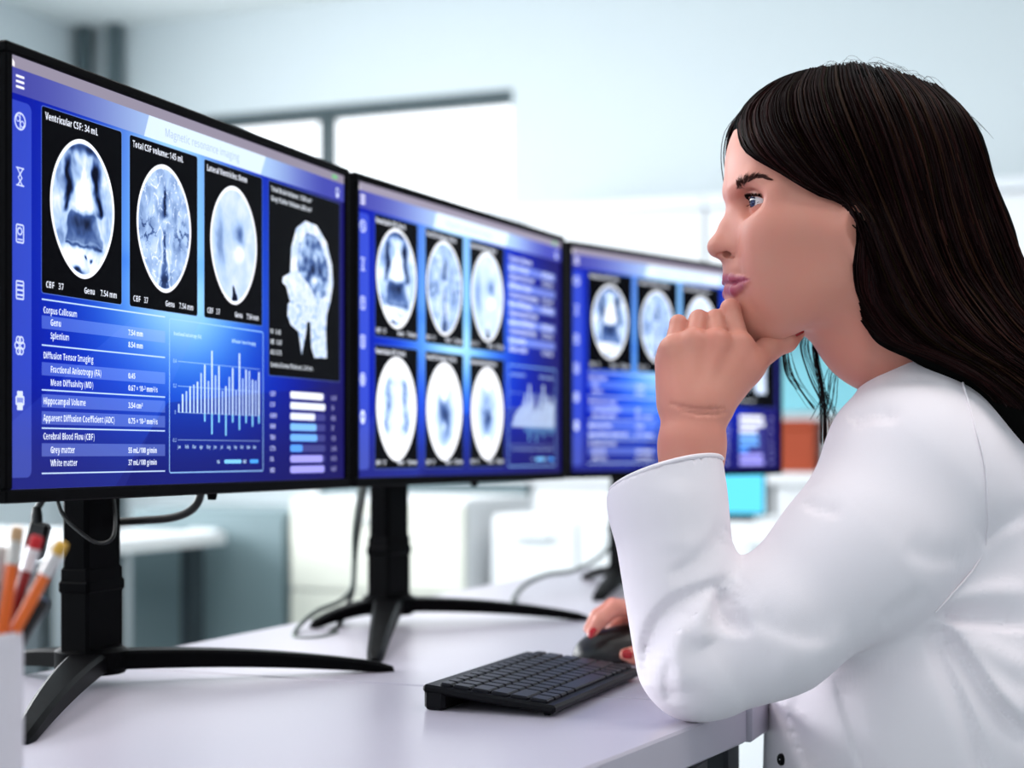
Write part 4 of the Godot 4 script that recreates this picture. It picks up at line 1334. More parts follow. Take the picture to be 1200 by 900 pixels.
func right_hand_field() -> Field:
	var f := Field.new()
	f.cone(L(960, 715, 1.78), L(790, 727, 1.79), 0.030, 0.025, 0.01, 0, Vector3.UP, 1.3)
	var mcp := [L(757, 718, 1.775), L(755, 714, 1.795), L(757, 716, 1.815), L(762, 722, 1.835)]
	var pip := [L(722, 712, 1.745), L(718, 710, 1.772), L(722, 713, 1.80), L(733, 722, 1.83)]
	var dip := [L(704, 726, 1.735), L(700, 722, 1.768), L(706, 726, 1.80), L(720, 733, 1.83)]
	var tip := [L(693, 741, 1.730), L(690, 737, 1.765), L(697, 741, 1.80), L(712, 744, 1.83)]
	for i in 4:
		f.cone(L(792, 730, 1.775 + 0.012 * i), mcp[i], 0.015, 0.0115, 0.016)
	for i in 4:
		f.cone(mcp[i], pip[i], 0.0100, 0.0090, 0.005)
		f.cone(pip[i], dip[i], 0.0090, 0.0080, 0.003)
		f.cone(dip[i], tip[i], 0.0080, 0.0062, 0.003)
	f.cone(L(785, 745, 1.765), L(765, 762, 1.735), 0.015, 0.0115, 0.012)
	f.cone(L(765, 762, 1.735), L(745, 768, 1.728), 0.0112, 0.0095, 0.004)
	f.cone(L(745, 768, 1.728), L(733, 767, 1.728), 0.0095, 0.0068, 0.004)
	return f

func body_field() -> Field:
	# what the clothes hide, and the way the skin carries on under them
	var f := Field.new()
	f.cone(L(1092, 450, 1.49), Vector3(0.40, 0.94, -1.53), 0.054, 0.08, 0.03)
	f.cone(Vector3(0.395, 0.93, -1.53), Vector3(0.41, 0.62, -1.53), 0.085, 0.09, 0.03, 0, Vector3.RIGHT, 1.2)
	f.cone(L(1092, 545, 1.405), L(828, 780, 1.375), 0.042, 0.026, 0.02)
	f.cone(L(828, 780, 1.375), L(808, 620, 1.384), 0.026, 0.027, 0.01)
	f.cone(Vector3(0.39, 0.93, -1.66), L(1050, 712, 1.80), 0.042, 0.034, 0.02)
	f.cone(L(1050, 712, 1.80), L(930, 716, 1.78), 0.034, 0.030, 0.02)
	return f

func skin_color(p: Vector3, c: Dictionary) -> Color:
	var base := Color(0.635, 0.255, 0.19)
	var t: float = c.noise.get_noise_3dv(p * 1000.0)
	base = Color(base.r * (1.0 + 0.03 * t), base.g * (1.0 - 0.07 * t), base.b * (1.0 - 0.07 * t))
	# freckled unevenness of skin
	if c.has("lips"):
		var lf: Field = c.lips
		var d := lf.at(p)
		var lip := Color(0.38, 0.072, 0.12)
		base = base.lerp(lip, clampf(0.5 - d / 0.0016, 0.0, 1.0))
	return Color(base.r, base.g, base.b, 1.0)

var lip_paths := []
func lips_field() -> Field:
	var f := Field.new()
	for s in [1.0, -1.0]:
		var a: Array = lip_paths[0]; var b: Array = lip_paths[1]
		if s < 0.0:
			a = a.map(func(p): return mirror(p)); b = b.map(func(p): return mirror(p))
		f.chain(a, [0.0062, 0.0050, 0.0041, 0.0032, 0.0016], 0.001)
		f.chain(b, [0.0074, 0.0064, 0.0050, 0.0030, 0.0014], 0.001)
	return f

func build_person() -> Node3D:
	var root := thing("person", "woman in a white lab coat resting her chin on her hand", "person", Vector3.ZERO, deg_to_rad(TH))
	var t0 := Time.get_ticks_msec()
	var noise := FastNoiseLite.new(); noise.seed = 4; noise.frequency = 0.02
	var col := PackedColorArray()
	var hf := head_field()
	var lf := left_hand_field()
	var rf := right_hand_field()
	var cf := coat_field()
	coat_creases(cf)
	coat_neck(cf)
	var outs := mesh_jobs([
		[cf, Vector3(0.06, 0.44, -1.88), Vector3(0.62, 1.08, -1.27), 0.0033],
		[hf, Vector3(0.160, 1.02, -1.54), Vector3(0.3160, 1.30, -1.35), 0.0018],
		[head_field(), Vector3(0.3140, 0.98, -1.56), Vector3(0.43, 1.32, -1.34), 0.0030],
		[lf, Vector3(0.10, 0.90, -1.47), Vector3(0.27, 1.12, -1.34), 0.0018],
		[rf, Vector3(0.05, 0.70, -1.88), Vector3(0.32, 0.84, -1.68), 0.0032],
		[body_field(), Vector3(0.10, 0.45, -1.86), Vector3(0.56, 1.06, -1.30), 0.010],
		[hair_field(true), Vector3(0.16, 0.74, -1.72), Vector3(0.70, 1.36, -1.30), 0.006],
	])
	var nh: int = outs[1].v.size() + outs[2].v.size()
	var out := join_out(outs.slice(1, 6))
	var ctx := {"noise": noise, "lips": lips_field()}
	for i in out.v.size():
		if i == nh: ctx.erase("lips")
		col.append(skin_color(out.v[i], ctx))
	var skin := mat(Color.WHITE, 0.44, 0.0, 0.45)
	skin.vertex_color_use_as_albedo = true
	skin.subsurf_scatter_enabled = true
	skin.subsurf_scatter_strength = 0.12
	MT.skin = skin
	part("body", arr_mesh(out.v, out.n, out.i, col), skin, root)
	build_face_parts(root, hf)
	build_nails(root, lf, rf)
	build_coat(root, cf, outs[0])
	build_hair(root, outs[6])
	build_legs(root)
	return root

func build_face_parts(root: Node3D, hf: Field) -> void:
	# eyeballs with iris and pupil
	for s in [1.0, -1.0]:
		var c := M(EYE_PX, EYE_PY, EYE_S)
		if s < 0.0: c = mirror(c)
		var v := PackedVector3Array(); var n := PackedVector3Array(); var idx := PackedInt32Array(); var col := PackedColorArray()
		var gaze := (Vector3(-1, -0.02, 0.24)).normalized()
		var b := Basis(gaze.cross(Vector3.UP).normalized(), Vector3.ZERO, gaze)
		b.y = b.z.cross(b.x)
		for i in 41:
			for k in 48:
				var a := PI * pow(i / 40.0, 1.4); var t := TAU * k / 48.0
				var d := b.x * (sin(a) * cos(t)) + b.y * (sin(a) * sin(t)) + gaze * cos(a)
				var r := 0.0121 + 0.0009 * exp(-pow(a / 0.42, 4.0))
				v.append(c + d * r); n.append(d)
				var w := Color(0.72, 0.70, 0.72)
				if a < 0.20: w = Color(0.004, 0.004, 0.006)
				elif a < 0.50: w = Color(0.06, 0.075, 0.17) * (0.8 + 0.5 * sin(t * 31.0) * sin(t * 17.0))
				elif a < 0.56: w = Color(0.02, 0.02, 0.05)
				w.a = 1.0
				col.append(w)
		for i in 40:
			for k in 48:
				var q := i * 48 + k; var w := i * 48 + (k + 1) % 48
				idx.append_array([q, w, q + 48, w, w + 48, q + 48])
		var m := mat(Color.WHITE, 0.06)
		m.vertex_color_use_as_albedo = true
		part("eye", arr_mesh(v, n, idx, col), m, root)
	# brows and lashes: single hairs on the skin
	var dark := mat(Color(0.30, 0.20, 0.185), 0.8, 0.0, 0.1)
	MT.brow = dark
	var lash := mat(Color(0.08, 0.05, 0.05), 0.6, 0.0, 0.2)
	for s in [1.0, -1.0]:
		var v := PackedVector3Array(); var n := PackedVector3Array(); var idx := PackedInt32Array()
		rng.seed = 21
		var path := [[864, 220.0, 4.0], [868.5, 215.5, 4.6], [876, 210.5, 3.4], [885, 207.3, 2.0], [893, 207.6, 1.2], [899, 209.8, 0.7]]
		for i in 400:
			var u := rng.randf() * (path.size() - 1.001)
			var j := int(u); var w := u - j
			var px := lerpf(path[j][0], path[j + 1][0], w); var py := lerpf(path[j][1], path[j + 1][1], w)
			py += (rng.randf() - 0.5) * 1.8 * lerpf(path[j][2], path[j + 1][2], w)
			px += (rng.randf() - 0.5) * 2.0
			var p0 := hf.hit(Vector3(0, EYE, 0), ray(px, py))
			var nn := hf.grad(p0)
			var along := (M(path[j + 1][0], path[j + 1][1] - 3.0 * (1.0 - u / 5.0), 0.04) - M(path[j][0], path[j][1], 0.04)).normalized()
			along = (along - nn * along.dot(nn)).normalized()
			var ln := 0.0040 + 0.0022 * rng.randf()
			var pts := PackedVector3Array([p0 - nn * 0.0003, p0 + along * (ln * 0.5) + nn * 0.0005, p0 + along * ln + nn * 0.0004])
			if s < 0.0:
				for q in 3: pts[q] = mirror(pts[q])
			tube_into(v, n, idx, pts, PackedFloat32Array([0.00019, 0.00017, 0.00005]), 3, Vector3(0.3, 1, 0.2), 1.0, false)
		part("eyebrow", arr_mesh(v, n, idx), dark, root)
		v = PackedVector3Array(); n = PackedVector3Array(); idx = PackedInt32Array()
		var ec := M(EYE_PX, EYE_PY, EYE_S)
		var H := head_basis()
		for i in 290:
			# rim of the upper lid, inner to outer corner
			var u := rng.randf()
			var upper := i < 245
			var az := lerpf(-0.9, 1.25, u)
			var lift := (0.0038 if upper else -0.0034) * sqrt(maxf(0.02, 1.0 - pow((u - 0.5) * 1.9, 2.0)))
			var dir := H.x * cos(az) + H.z * sin(az)
			var p0 := ec + dir * 0.0134 + Vector3.UP * lift
			var ln := (0.0046 if upper else 0.0028) * (0.7 + 0.5 * rng.randf()) * (0.6 + 0.5 * u)
			var sw := dir + H.z * 0.25 * (rng.randf() - 0.2)
			var pts := PackedVector3Array([p0, p0 + sw * (ln * 0.55) + Vector3.UP * (ln * (0.05 if upper else -0.25)), p0 + sw * (ln * 0.9) + Vector3.UP * (ln * (0.5 if upper else -0.45))])
			if s < 0.0:
				for q in 3: pts[q] = mirror(pts[q])
			tube_into(v, n, idx, pts, PackedFloat32Array([0.0003, 0.00022, 0.00005] if upper else [0.00012, 0.0001, 0.00004]), 3, Vector3(0.3, 1, 0.2), 1.0, false)
		part("eyelashes", arr_mesh(v, n, idx), lash, root)

func build_nails(root: Node3D, lf: Field, rf: Field) -> void:
	MT.nail = mat(Color(0.62, 0.05, 0.09), 0.18)
	var put := func(c: Vector3, along: Vector3, out_dir: Vector3, ln: float, w: float):
		var b := Basis()
		b.x = along.normalized(); b.y = (out_dir - b.x * out_dir.dot(b.x)).normalized(); b.z = b.x.cross(b.y)
		var v := PackedVector3Array(); var n := PackedVector3Array(); var idx := PackedInt32Array()
		# curved plate with a little thickness
		for layer in 2:
			for i in 9:
				for k in 9:
					var u := i / 8.0 * 2.0 - 1.0; var t := k / 8.0 * 2.0 - 1.0
					var ww := w * sqrt(maxf(0.0, 1.0 - pow(absf(u), 3.2) * (0.9 if u > 0.0 else 0.75)))
					var y := -0.55 * w * t * t - 0.25 * w * maxf(0.0, u * u) - layer * 0.0006
					v.append(c + b.x * (u * ln) + b.z * (t * ww) + b.y * (y + w * 0.45))
					n.append((b.y + b.z * (t * 0.9) + b.x * (u * 0.3)).normalized() * (1.0 if layer == 0 else -1.0))
		for layer in 2:
			for i in 8:
				for k in 8:
					var q := layer * 81 + i * 9 + k
					idx.append_array([q, q + 1, q + 9, q + 1, q + 10, q + 9] if layer == 1 else [q, q + 9, q + 1, q + 1, q + 9, q + 10])
		for i in 8:
			for e in [[i, i + 1], [72 + i, 73 + i], [i * 9, i * 9 + 9], [i * 9 + 8, i * 9 + 17]]:
				idx.append_array([e[0], e[1], e[0] + 81, e[1], e[1] + 81, e[0] + 81])
		part("nail", arr_mesh(v, n, idx), MT.nail, root)
	put.call(L(933.5, 387.5, 1.4275), L(941, 383.5, 1.434) - L(922, 394, 1.429), Vector3(0.0, 0.75, 0.65), 0.0068, 0.0052)
	put.call(L(693, 741, 1.724), Vector3(-0.5, -0.75, 0.15), Vector3(-0.75, 0.45, 0.5), 0.006, 0.0055)
	put.call(L(691, 737, 1.760), Vector3(-0.5, -0.75, 0.15), Vector3(-0.75, 0.45, 0.4), 0.006, 0.0055)
	put.call(L(698, 741, 1.795), Vector3(-0.5, -0.75, 0.1), Vector3(-0.75, 0.45, 0.4), 0.006, 0.0055)
	put.call(L(736, 766, 1.7205), Vector3(-1.0, 0.02, 0.0), Vector3(0.0, 0.45, 0.9), 0.0068, 0.0056)

func coat_field() -> Field:
	var f := Field.new()
	var O := Vector3(0, EYE, 0)
	var zf := Vector3(0, 0, 1)
	# left forearm sleeve, standing on the desk; open at the cuff
	f.cone(L(814, 772, 1.372), L(782, 590, 1.385), 0.0505, 0.0492, 0.01, 0, zf, 1.12)
	f.cone(L(782, 590, 1.385), L(778, 500, 1.388), 0.0492, 0.0505, 0.01, 0, zf, 1.12)
	f.plane(L(783, 557, 1.385), Vector3(-0.27, 1.0, -0.30), 0.003, 2)
	f.cone(L(784, 590, 1.385), L(779, 500, 1.388), 0.040, 0.0465, 0.004, 1, zf, 1.13)
	# elbow on the desk and upper arm
	f.cone(L(822, 786, 1.372), L(812, 800, 1.374), 0.040, 0.030, 0.012)
	f.cone(L(838, 779, 1.371), L(905, 735, 1.375), 0.0455, 0.0560, 0.008, 0, zf, 1.1)
	f.cone(L(905, 735, 1.375), L(1015, 645, 1.385), 0.0560, 0.0670, 0.02, 0, zf, 1.12)
	f.cone(L(1015, 645, 1.385), L(1080, 565, 1.405), 0.0670, 0.076, 0.03, 0, zf, 1.15)
	# shoulder, yoke and collar
	f.cone(L(1056, 530, 1.42), L(1090, 492, 1.46), 0.060, 0.058, 0.04)
	f.cone(L(1090, 490, 1.46), Vector3(0.41, 0.985, -1.60), 0.062, 0.062, 0.03)
	f.cone(Vector3(0.41, 0.975, -1.60), Vector3(0.385, 0.93, -1.69), 0.065, 0.065, 0.03)
	# trunk
	f.cone(Vector3(0.425, 0.915, -1.545), Vector3(0.40, 0.76, -1.535), 0.128, 0.142, 0.03, 0, zf, 0.80)
	f.cone(Vector3(0.394, 0.76, -1.535), Vector3(0.402, 0.50, -1.535), 0.151, 0.165, 0.03, 0, zf, 0.92)
	# far sleeve
	f.cone(Vector3(0.385, 0.92, -1.70), L(1050, 708, 1.80), 0.066, 0.052, 0.02)
	f.cone(L(1050, 708, 1.80), L(822, 718, 1.785), 0.052, 0.042, 0.015)
	return f

func coat_creases(f: Field) -> void:
	var O := Vector3(0, EYE, 0)
	# folds: [points in the picture, height, width on one side, width on the other]
	var list := [
		# round the elbow
		[[[856, 677], [842, 686], [823, 693], [797, 703], [775, 722], [761, 748], [755, 775], [759, 803]], -0.0075, 0.0055, 0.0130],
		[[[850, 690], [844, 701], [842, 712], [848, 727], [862, 735], [884, 738]], -0.0085, 0.0050, 0.0120],
		[[[840, 690], [826, 712], [822, 735], [832, 756]], 0.0060, 0.010, 0.008],
		[[[806, 722], [796, 750], [793, 782], [798, 812]], 0.0042, 0.010, 0.010],
		[[[787, 772], [780, 800], [786, 826]], -0.0030, 0.004, 0.008],
		# forearm
		[[[850, 612], [832, 642], [806, 664], [780, 676]], -0.0035, 0.006, 0.016],
		[[[800, 560], [790, 610], [792, 650]], 0.0018, 0.016, 0.016],
		# upper arm
		[[[939, 588], [958, 599], [988, 604]], -0.0020, 0.0035, 0.010],
		[[[880, 722], [925, 742], [980, 748]], -0.0028, 0.007, 0.018],
		[[[900, 780], [950, 770], [1000, 742]], 0.0025, 0.016, 0.016],
		[[[1060, 640], [1095, 655], [1130, 652]], -0.0022, 0.008, 0.014],
		[[[1085, 690], [1060, 712], [1030, 728]], -0.0025, 0.008, 0.014],
		# shoulder
		[[[1000, 500], [1022, 490], [1056, 492]], -0.0035, 0.004, 0.012],
		[[[1040, 452], [1075, 446], [1105, 452]], -0.0018, 0.004, 0.012],
		# side of the coat, drawn towards the arm pit
		[[[1096, 722], [1130, 726], [1165, 731], [1215, 736]], -0.0075, 0.004, 0.014],
		[[[1098, 728], [1130, 770], [1165, 820], [1215, 876]], -0.0095, 0.012, 0.0045],
		[[[1112, 732], [1150, 756], [1215, 790]], 0.0040, 0.012, 0.010],
		[[[1120, 752], [1158, 800], [1210, 846]], 0.0040, 0.012, 0.010],
		[[[1098, 714], [1130, 700], [1165, 692], [1215, 690]], 0.0040, 0.012, 0.008],
		[[[1094, 732], [1104, 770], [1126, 820], [1150, 880], [1165, 930]], -0.0050, 0.010, 0.004],
		[[[1150, 640], [1175, 620], [1215, 600]], -0.0025, 0.006, 0.014],
		[[[980, 792], [990, 830], [1003, 870], [1018, 920]], -0.0032, 0.004, 0.012],
		[[[922, 822], [934, 860], [950, 915]], -0.0035, 0.005, 0.014],
	]
	for fo in list:
		var pts := []
		for q in fo[0]: pts.append(f.hit(O, ray(q[0], q[1])))
		f.fold(spline(PackedVector3Array(pts), 3), fo[1], fo[2], fo[3])

func coat_neck(f: Field) -> void:
	f.cone(M(1012, 340), L(1096, 450, 1.49), 0.052, 0.058, 0.004, 1)
	f.cone(L(1096, 450, 1.49), Vector3(0.40, 0.93, -1.53), 0.058, 0.06, 0.004, 1)

func build_coat(root: Node3D, f: Field, out: Dictionary) -> void:
	var cloth := mat(Color(0.935, 0.905, 0.93), 0.95, 0.0, 0.12)
	var weave := NoiseTexture2D.new()
	weave.width = 256; weave.height = 256; weave.seamless = true
	var wn := FastNoiseLite.new(); wn.seed = 9; wn.frequency = 0.25
	weave.noise = wn
	cloth.uv1_triplanar = true
	cloth.uv1_scale = Vector3(14, 14, 14)
	weave.as_normal_map = true
	weave.bump_strength = 2.0
	cloth.normal_enabled = true
	cloth.normal_texture = weave
	cloth.normal_scale = 0.12
	MT.cloth = cloth
	var coat := part("lab_coat", arr_mesh(out.v, out.n, out.i), cloth, root)
	# seams stand a little proud of the cloth
	var seams := [
		[[1128, 448], [1143, 500], [1154, 544], [1157, 589], [1156, 633], [1143, 664], [1117, 695], [1096, 718]],
		[[1030, 772], [1036, 765], [1034, 800]],
	]
	var O := Vector3(0, EYE, 0)
	for sgm in [seams[0]]:
		var pts := PackedVector3Array()
		for q in sgm:
			var p: Vector3 = f.hit(O, ray(q[0], q[1]))
			pts.append(p + f.grad(p) * 0.0002)
		part("seam", tube(spline(pts, 6), 0.0011, 6), cloth, coat)
	# hem round the cuff
	var sl := Field.new()
	sl.cone(L(782, 590, 1.385), L(778, 500, 1.388), 0.0492, 0.0505, 0.01, 0, Vector3(0, 0, 1), 1.12)
	var hem := PackedVector3Array()
	var hn := Vector3(-0.27, 1.0, -0.30).normalized()
	var hc := L(782.5, 557, 1.385)
	var hx := hn.cross(Vector3(0, 0, 1)).normalized(); var hz := hn.cross(hx)
	for k in 73:
		var d := hx * cos(TAU * k / 72.0) + hz * sin(TAU * k / 72.0)
		var r0 := 0.02; var r1 := 0.09
		for it in 24:
			var rm := (r0 + r1) / 2.0
			if sl.at(hc + d * rm) < 0.0: r0 = rm
			else: r1 = rm
		hem.append(hc + d * (r0 - 0.0016))
	part("cuff_hem", tube(hem, 0.0021, 8, hn), cloth, coat)
	# snap fastener on the front edge
	var sp := f.hit(O, ray(916, 890))
	var sn := f.grad(sp, 0.004)
	var sb := Basis()
	sb.y = sn; sb.x = sn.cross(Vector3.UP).normalized(); sb.z = sb.x.cross(sb.y)
	var ring := part("snap_fastener", lathe([[0.0, 0.0006], [0.0022, 0.0006], [0.0026, 0.0022], [0.0046, 0.0026], [0.0056, 0.0014], [0.0058, -0.002]], 24), mat(Color(0.06, 0.06, 0.07), 0.3, 0.7), coat)
	ring.transform = Transform3D(sb, sp)
	var stud := part("stud", lathe([[0.0, 0.0018], [0.0011, 0.0015], [0.0014, 0.0]], 16), mat(Color(0.8, 0.8, 0.82), 0.25, 1.0), ring)
	stud.position = Vector3(0, 0.0006, 0)

func build_legs(root: Node3D) -> void:
	# trousers and shoes under the desk
	var f := Field.new()
	f.ell(Vector3(0.42, 0.53, -1.53), Vector3(0.15, 0.10, 0.18), Basis.IDENTITY, 0.03)
	var sh := Field.new()
	for z in [-1.43, -1.63]:
		f.cone(Vector3(0.40, 0.52, z), Vector3(0.03, 0.53, z), 0.085, 0.062, 0.03)
		f.cone(Vector3(0.03, 0.53, z), Vector3(0.06, 0.10, z), 0.060, 0.050, 0.02)
		sh.cone(Vector3(0.08, 0.045, z), Vector3(-0.09, 0.035, z), 0.042, 0.034, 0.02)
		sh.cone(Vector3(0.07, 0.08, z), Vector3(0.06, 0.12, z), 0.040, 0.042, 0.02)
	sh.plane(Vector3(0, 0.002, 0), Vector3.DOWN, 0.002, 2)
	var o := mesh_jobs([[f, Vector3(-0.05, 0.06, -1.75), Vector3(0.62, 0.66, -1.30), 0.012], [sh, Vector3(-0.14, -0.01, -1.70), Vector3(0.14, 0.18, -1.36), 0.008]])
	part("trousers", arr_mesh(o[0].v, o[0].n, o[0].i), mat(Color(0.16, 0.17, 0.22), 0.9), root)
	part("shoes", arr_mesh(o[1].v, o[1].n, o[1].i), mat(Color(0.85, 0.85, 0.86), 0.6), root)

func build_stool() -> void:
	var t := thing("swivel_stool", "grey swivel stool under the woman at the desk", "stool", cam_pt(0.43, 0.0, 1.53))
	var grey := mat(Color(0.30, 0.31, 0.33), 0.8)
	var chrome := mat(Color(0.7, 0.7, 0.72), 0.25, 0.9)
	part("seat", lathe([[0.0, 0.37], [0.17, 0.37], [0.185, 0.385], [0.185, 0.415], [0.17, 0.432], [0.0, 0.436]], 40), grey, t)
	part("column", lathe([[0.0, 0.07], [0.03, 0.07], [0.03, 0.22], [0.02, 0.22], [0.02, 0.37]], 20), chrome, t)
	for k in 5:
		var a := TAU * k / 5.0
		var leg := part("leg", tube(PackedVector3Array([Vector3(0, 0.085, 0), Vector3(cos(a) * 0.15, 0.075, sin(a) * 0.15), Vector3(cos(a) * 0.28, 0.06, sin(a) * 0.28)]), [0.022, 0.018, 0.014], 10), chrome, t)
		part("caster", lathe([[0.0, -0.014], [0.022, -0.014], [0.025, 0.0], [0.022, 0.014], [0.0, 0.014]], 18), grey, leg, Vector3(cos(a) * 0.28, 0.0255, sin(a) * 0.28), Vector3(PI / 2, 0, 0))

func hair_field(trim: bool) -> Field:
	var f := Field.new()
	# the mass of hair over the skull, trimmed along the hairline, then the fall over neck, shoulder and back
	f.ell(M(1001, 185), Vector3(0.113, 0.0785, 0.082), head_basis(0.22), 0.02)
	if trim: f.plane(M(988, 256), Vector3(-0.60, -0.80, 0.0), 0.006, 2)
	for s in [1.0, -1.0]:
		var g := func(px: float, py: float, sd: float) -> Vector3:
			var p := M(px, py, sd)
			return p if s > 0.0 else mirror(p)
		f.cone(g.call(1042, 215, 0.050), g.call(1044, 300, 0.050), 0.027, 0.027, 0.03)
		f.cone(g.call(1044, 300, 0.050), g.call(1060, 365, 0.046), 0.027, 0.028, 0.03)
	f.cone(M(1072, 195), M(1108, 290), 0.057, 0.054, 0.03)
	f.cone(M(1108, 290), L(1162, 400, 1.45), 0.054, 0.046, 0.03)
	f.cone(M(1058, 365, 0.046), L(1120, 405, 1.405), 0.030, 0.022, 0.03)
	f.cone(L(1120, 405, 1.405), L(1215, 490, 1.42), 0.024, 0.036, 0.03)
	f.cone(L(1162, 400, 1.45), L(1250, 450, 1.49), 0.046, 0.056, 0.04)
	f.cone(L(1250, 450, 1.49), Vector3(0.555, 0.86, -1.53), 0.056, 0.030, 0.04, 0, Vector3(0, 0, 1), 0.75)
	# far side, seen past the throat
	f.cone(mirror(M(1058, 365, 0.046)), L(1030, 452, 1.555), 0.028, 0.016, 0.02)
	return f

var guides := [
	[[900, 106], [874, 132], [869, 154], [886, 181], [920, 203], [957, 231], [990, 253], [1002, 300], [1006, 355], [1032, 394], [1092, 420], [1160, 462], [1220, 560]],
	[[912, 99], [886, 124], [882, 150], [900, 182], [936, 212], [972, 238], [1002, 262], [1012, 305], [1020, 352], [1052, 396], [1110, 420], [1180, 470], [1235, 550]],
	[[935, 89], [918, 112], [920, 142], [944, 182], [974, 218], [1000, 246], [1018, 280], [1030, 320], [1046, 362], [1084, 400], [1136, 426], [1200, 476], [1245, 540]],
	[[965, 81], [960, 104], [972, 146], [994, 190], [1014, 228], [1030, 262], [1044, 298], [1060, 336], [1084, 376], [1122, 408], [1166, 434], [1220, 480], [1255, 520]],
	[[1000, 77], [1010, 106], [1030, 152], [1046, 196], [1058, 236], [1070, 276], [1086, 316], [1108, 354], [1138, 390], [1170, 416], [1204, 440], [1240, 470], [1265, 500]],
	[[1040, 79], [1060, 110], [1080, 154], [1092, 196], [1102, 238], [1116, 282], [1134, 322], [1158, 360], [1184, 392], [1208, 414], [1232, 432], [1256, 452], [1275, 480]],
	[[1072, 88], [1096, 120], [1114, 160], [1126, 200], [1140, 244], [1156, 288], [1174, 328], [1194, 360], [1214, 384], [1234, 402], [1252, 420], [1270, 440], [1290, 470]],
	[[1105, 104], [1132, 136], [1148, 172], [1161, 210], [1174, 248], [1188, 284], [1200, 316], [1208, 342], [1224, 366], [1240, 386], [1258, 406], [1276, 426], [1300, 460]],
]

func hair_strand(v: PackedVector3Array, n: PackedVector3Array, idx: PackedInt32Array, col: PackedColorArray, pts: PackedVector3Array, r: float, c: Color) -> void:
	var m := pts.size()
	var rr := PackedFloat32Array()
	for i in m: rr.append(r * (0.55 + 0.45 * minf(1.0, 4.0 * minf(float(i) / m + 0.1, 1.02 - float(i) / m))))
	var b := v.size()
	tube_into(v, n, idx, pts, rr, 3, Vector3(0.2, 0.3, 1), 1.0, false)
	for i in v.size() - b: col.append(c)

func hair_batch(net: Array, i0: int, i1: int, sets: Array) -> void:
	var f := hair_field(false)
	var hf := head_field()
	var rn := RandomNumberGenerator.new()
	rn.seed = 100 + i0
	var wave := FastNoiseLite.new(); wave.seed = 3; wave.frequency = 1.0
	var v := PackedVector3Array(); var n := PackedVector3Array(); var idx := PackedInt32Array(); var col := PackedColorArray()
	var NA := net.size()
	var NK: int = net[0].size()
	for i in range(i0, i1):
		var far := i >= 2600
		var a := rn.randf() * (NA - 1.001)
		var clump := wave.get_noise_2d(a * 3.1, 7.0)
		var tone := clampf(0.30 + 1.1 * wave.get_noise_2d(a * 1.7, 50.0) + 0.35 * (rn.randf() - 0.5), 0.0, 1.0)
		var drift := (rn.randf() - 0.5) * 3.0
		var lift := rn.randf() * rn.randf() * 0.0055 - 0.0008 + 0.0015 * clump
		var ctl := PackedVector3Array()
		for k in NK:
			var aa := clampf(a + drift * (k / 12.0) * sin(k * 0.5 + i), 0.0, NA - 1.001)
			var jj := int(aa)
			var p: Vector3 = net[jj][k].lerp(net[jj + 1][k], aa - jj)
			f.cur = f.all
			var d := f.at(p)
			p += f.grad(p, 0.003) * (lift - clampf(d, -0.02, 0.006))
			if k > 1 and k < 8:
				var e := hf.at(p)
				if e < 0.0025: p += hf.grad(p, 0.003) * (0.0025 + lift - e)
			ctl.append(p)
		var sp := spline(ctl, 3)
		var stop := sp.size() if rn.randf() > 0.25 else int(sp.size() * (0.55 + 0.4 * rn.randf()))
		var start := 0 if rn.randf() > 0.08 else rn.randi() % 8
		var pts := PackedVector3Array()
		for k in range(start, stop):
			var p := sp[k]
			p.z += 0.0012 * wave.get_noise_2d(i * 9.0, k * 0.3)
			pts.append(mirror(p) if far else p)
		if pts.size() < 4: continue
		var c := Color(0.0065, 0.0035, 0.0034).lerp(Color(0.048, 0.017, 0.013), tone * tone)
		hair_strand(v, n, idx, col, pts, 0.00055 + 0.0005 * rn.randf(), c)
	sets[0] = v; sets[1] = n; sets[2] = idx; sets[3] = col

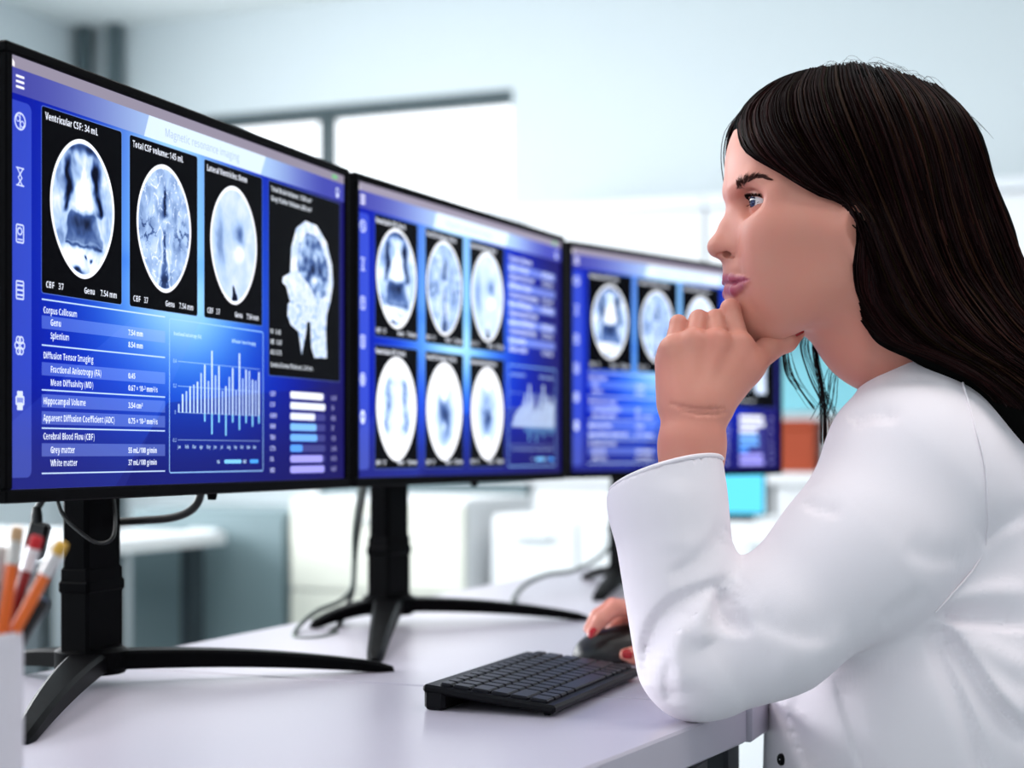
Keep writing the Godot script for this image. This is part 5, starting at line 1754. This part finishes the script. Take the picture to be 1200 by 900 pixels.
func build_hair(root: Node3D, out: Dictionary) -> void:
	var hairmat := mat(Color.WHITE, 0.45, 0.0, 0.17)
	hairmat.vertex_color_use_as_albedo = true
	MT.hair = hairmat
	var col := PackedColorArray()
	for p in out.v: col.append(Color(0.007, 0.004, 0.004))
	var under := mat(Color.WHITE, 0.9, 0.0, 0.05)
	under.vertex_color_use_as_albedo = true
	var hair := part("hair", arr_mesh(out.v, out.n, out.i, col), under, root)
	var f := hair_field(false)
	# strands run between guide lines, laid on that mass; first a net of surface points along the guides
	rng.seed = 77
	var O := Vector3(0, EYE, 0)
	var NA := 8 * 5 - 4
	var net := []
	for a in NA:
		var u := minf(a / 5.0, 6.999)
		var j := int(u); var w := u - j
		var row := PackedVector3Array()
		for k in guides[0].size():
			var px := lerpf(guides[j][k][0], guides[j + 1][k][0], w); var py := lerpf(guides[j][k][1], guides[j + 1][k][1], w)
			row.append(f.hit(O, ray(px, py)))
		net.append(row)
	var th := []; var parts := []
	for b in 4:
		var st := [null, null, null, null]
		parts.append(st)
		var t := Thread.new()
		t.start(hair_batch.bind(net, b * 850, b * 850 + 850, st))
		th.append(t)
	for t in th: t.wait_to_finish()
	var hs := [PackedVector3Array(), PackedVector3Array(), PackedInt32Array(), PackedColorArray()]
	for st in parts:
		var b: int = hs[0].size()
		hs[0].append_array(st[0]); hs[1].append_array(st[1]); hs[3].append_array(st[3])
		var ii: PackedInt32Array = st[2]
		for k in ii.size(): ii[k] += b
		hs[2].append_array(ii)
	part("strands", arr_mesh(hs[0], hs[1], hs[2], hs[3]), hairmat, hair).set_meta("kind", "stuff")
	var sets := [PackedVector3Array(), PackedVector3Array(), PackedInt32Array(), PackedColorArray()]
	# loose hairs: over the crown, before the brow, behind the throat
	var dark := Color(0.010, 0.005, 0.005)
	var loose := func(p: Array, d: float, spread: float, count: int, r: float):
		for i in count:
			var c := PackedVector3Array()
			var ox := (rng.randf() - 0.5) * spread; var oy := (rng.randf() - 0.5) * spread * 0.5; var ex := (rng.randf() - 0.5) * spread * 1.2
			for k in p.size():
				var t := k / (p.size() - 1.0)
				c.append(L(p[k][0] + ox + ex * t, p[k][1] + oy, d + (rng.randf() - 0.5) * 0.006))
			hair_strand(sets[0], sets[1], sets[2], sets[3], spline(c, 4), r * (0.6 + 0.6 * rng.randf()), dark)
	loose.call([[878, 122], [858, 150], [852, 180], [855, 205]], 1.478, 5.0, 16, 0.00055)
	loose.call([[872, 128], [852, 152], [847, 185], [852, 225]], 1.472, 6.0, 5, 0.0003)
	loose.call([[880, 120], [860, 146], [856, 168], [858, 190]], 1.485, 6.0, 22, 0.0006)
	loose.call([[960, 380], [955, 410], [962, 450], [965, 480], [966, 520]], 1.54, 7.0, 20, 0.0005)
	loose.call([[950, 375], [942, 405], [952, 440], [966, 468], [978, 496]], 1.545, 10.0, 11, 0.0004)
	loose.call([[935, 380], [924, 405], [932, 440], [948, 466], [958, 478]], 1.55, 12.0, 9, 0.0004)
	loose.call([[930, 380], [920, 405], [922, 435], [935, 455]], 1.55, 8.0, 7, 0.0004)
	loose.call([[965, 380], [962, 408], [980, 432], [1002, 450]], 1.53, 6.0, 40, 0.0008)
	loose.call([[985, 410], [975, 440], [970, 470], [962, 490]], 1.55, 14.0, 10, 0.0004)
	for i in 70:
		var x := 870.0 + rng.randf() * 270.0
		var y0 := 78.0 + 95.0 * pow(absf((x - 1010.0) / 145.0), 2.3)
		var up := 3.0 + 9.0 * rng.randf() * rng.randf()
		var run := (10.0 + 24.0 * rng.randf()) * (1.0 if rng.randf() > 0.3 else -0.7)
		var slope := 0.9 * signf(x - 1010.0) * pow(absf(x - 1010.0) / 145.0, 1.3)
		loose.call([[x - run * 0.5, y0 - slope * run * 0.5 + 6], [x, y0 - up], [x + run * 0.6, y0 + slope * run * 0.6 - up * (0.5 + rng.randf())], [x + run * 1.3, y0 + slope * run * 1.3 + 5.0 - up * rng.randf()]], 1.45 + (rng.randf() - 0.5) * 0.05, 2.0, 1, 0.00018)
	for i in 16:
		var t := rng.randf()
		var x := 1150.0 + 50.0 * t; var y := 190.0 + 130.0 * t
		loose.call([[x - 8, y - 20], [x + 2 + 4 * rng.randf(), y + 4], [x + 10 + 8 * rng.randf(), y + 36], [x + 24, y + 76]], 1.45, 2.0, 1, 0.0002)
	part("loose_hairs", arr_mesh(sets[0], sets[1], sets[2], sets[3]), hairmat, hair).set_meta("kind", "stuff")
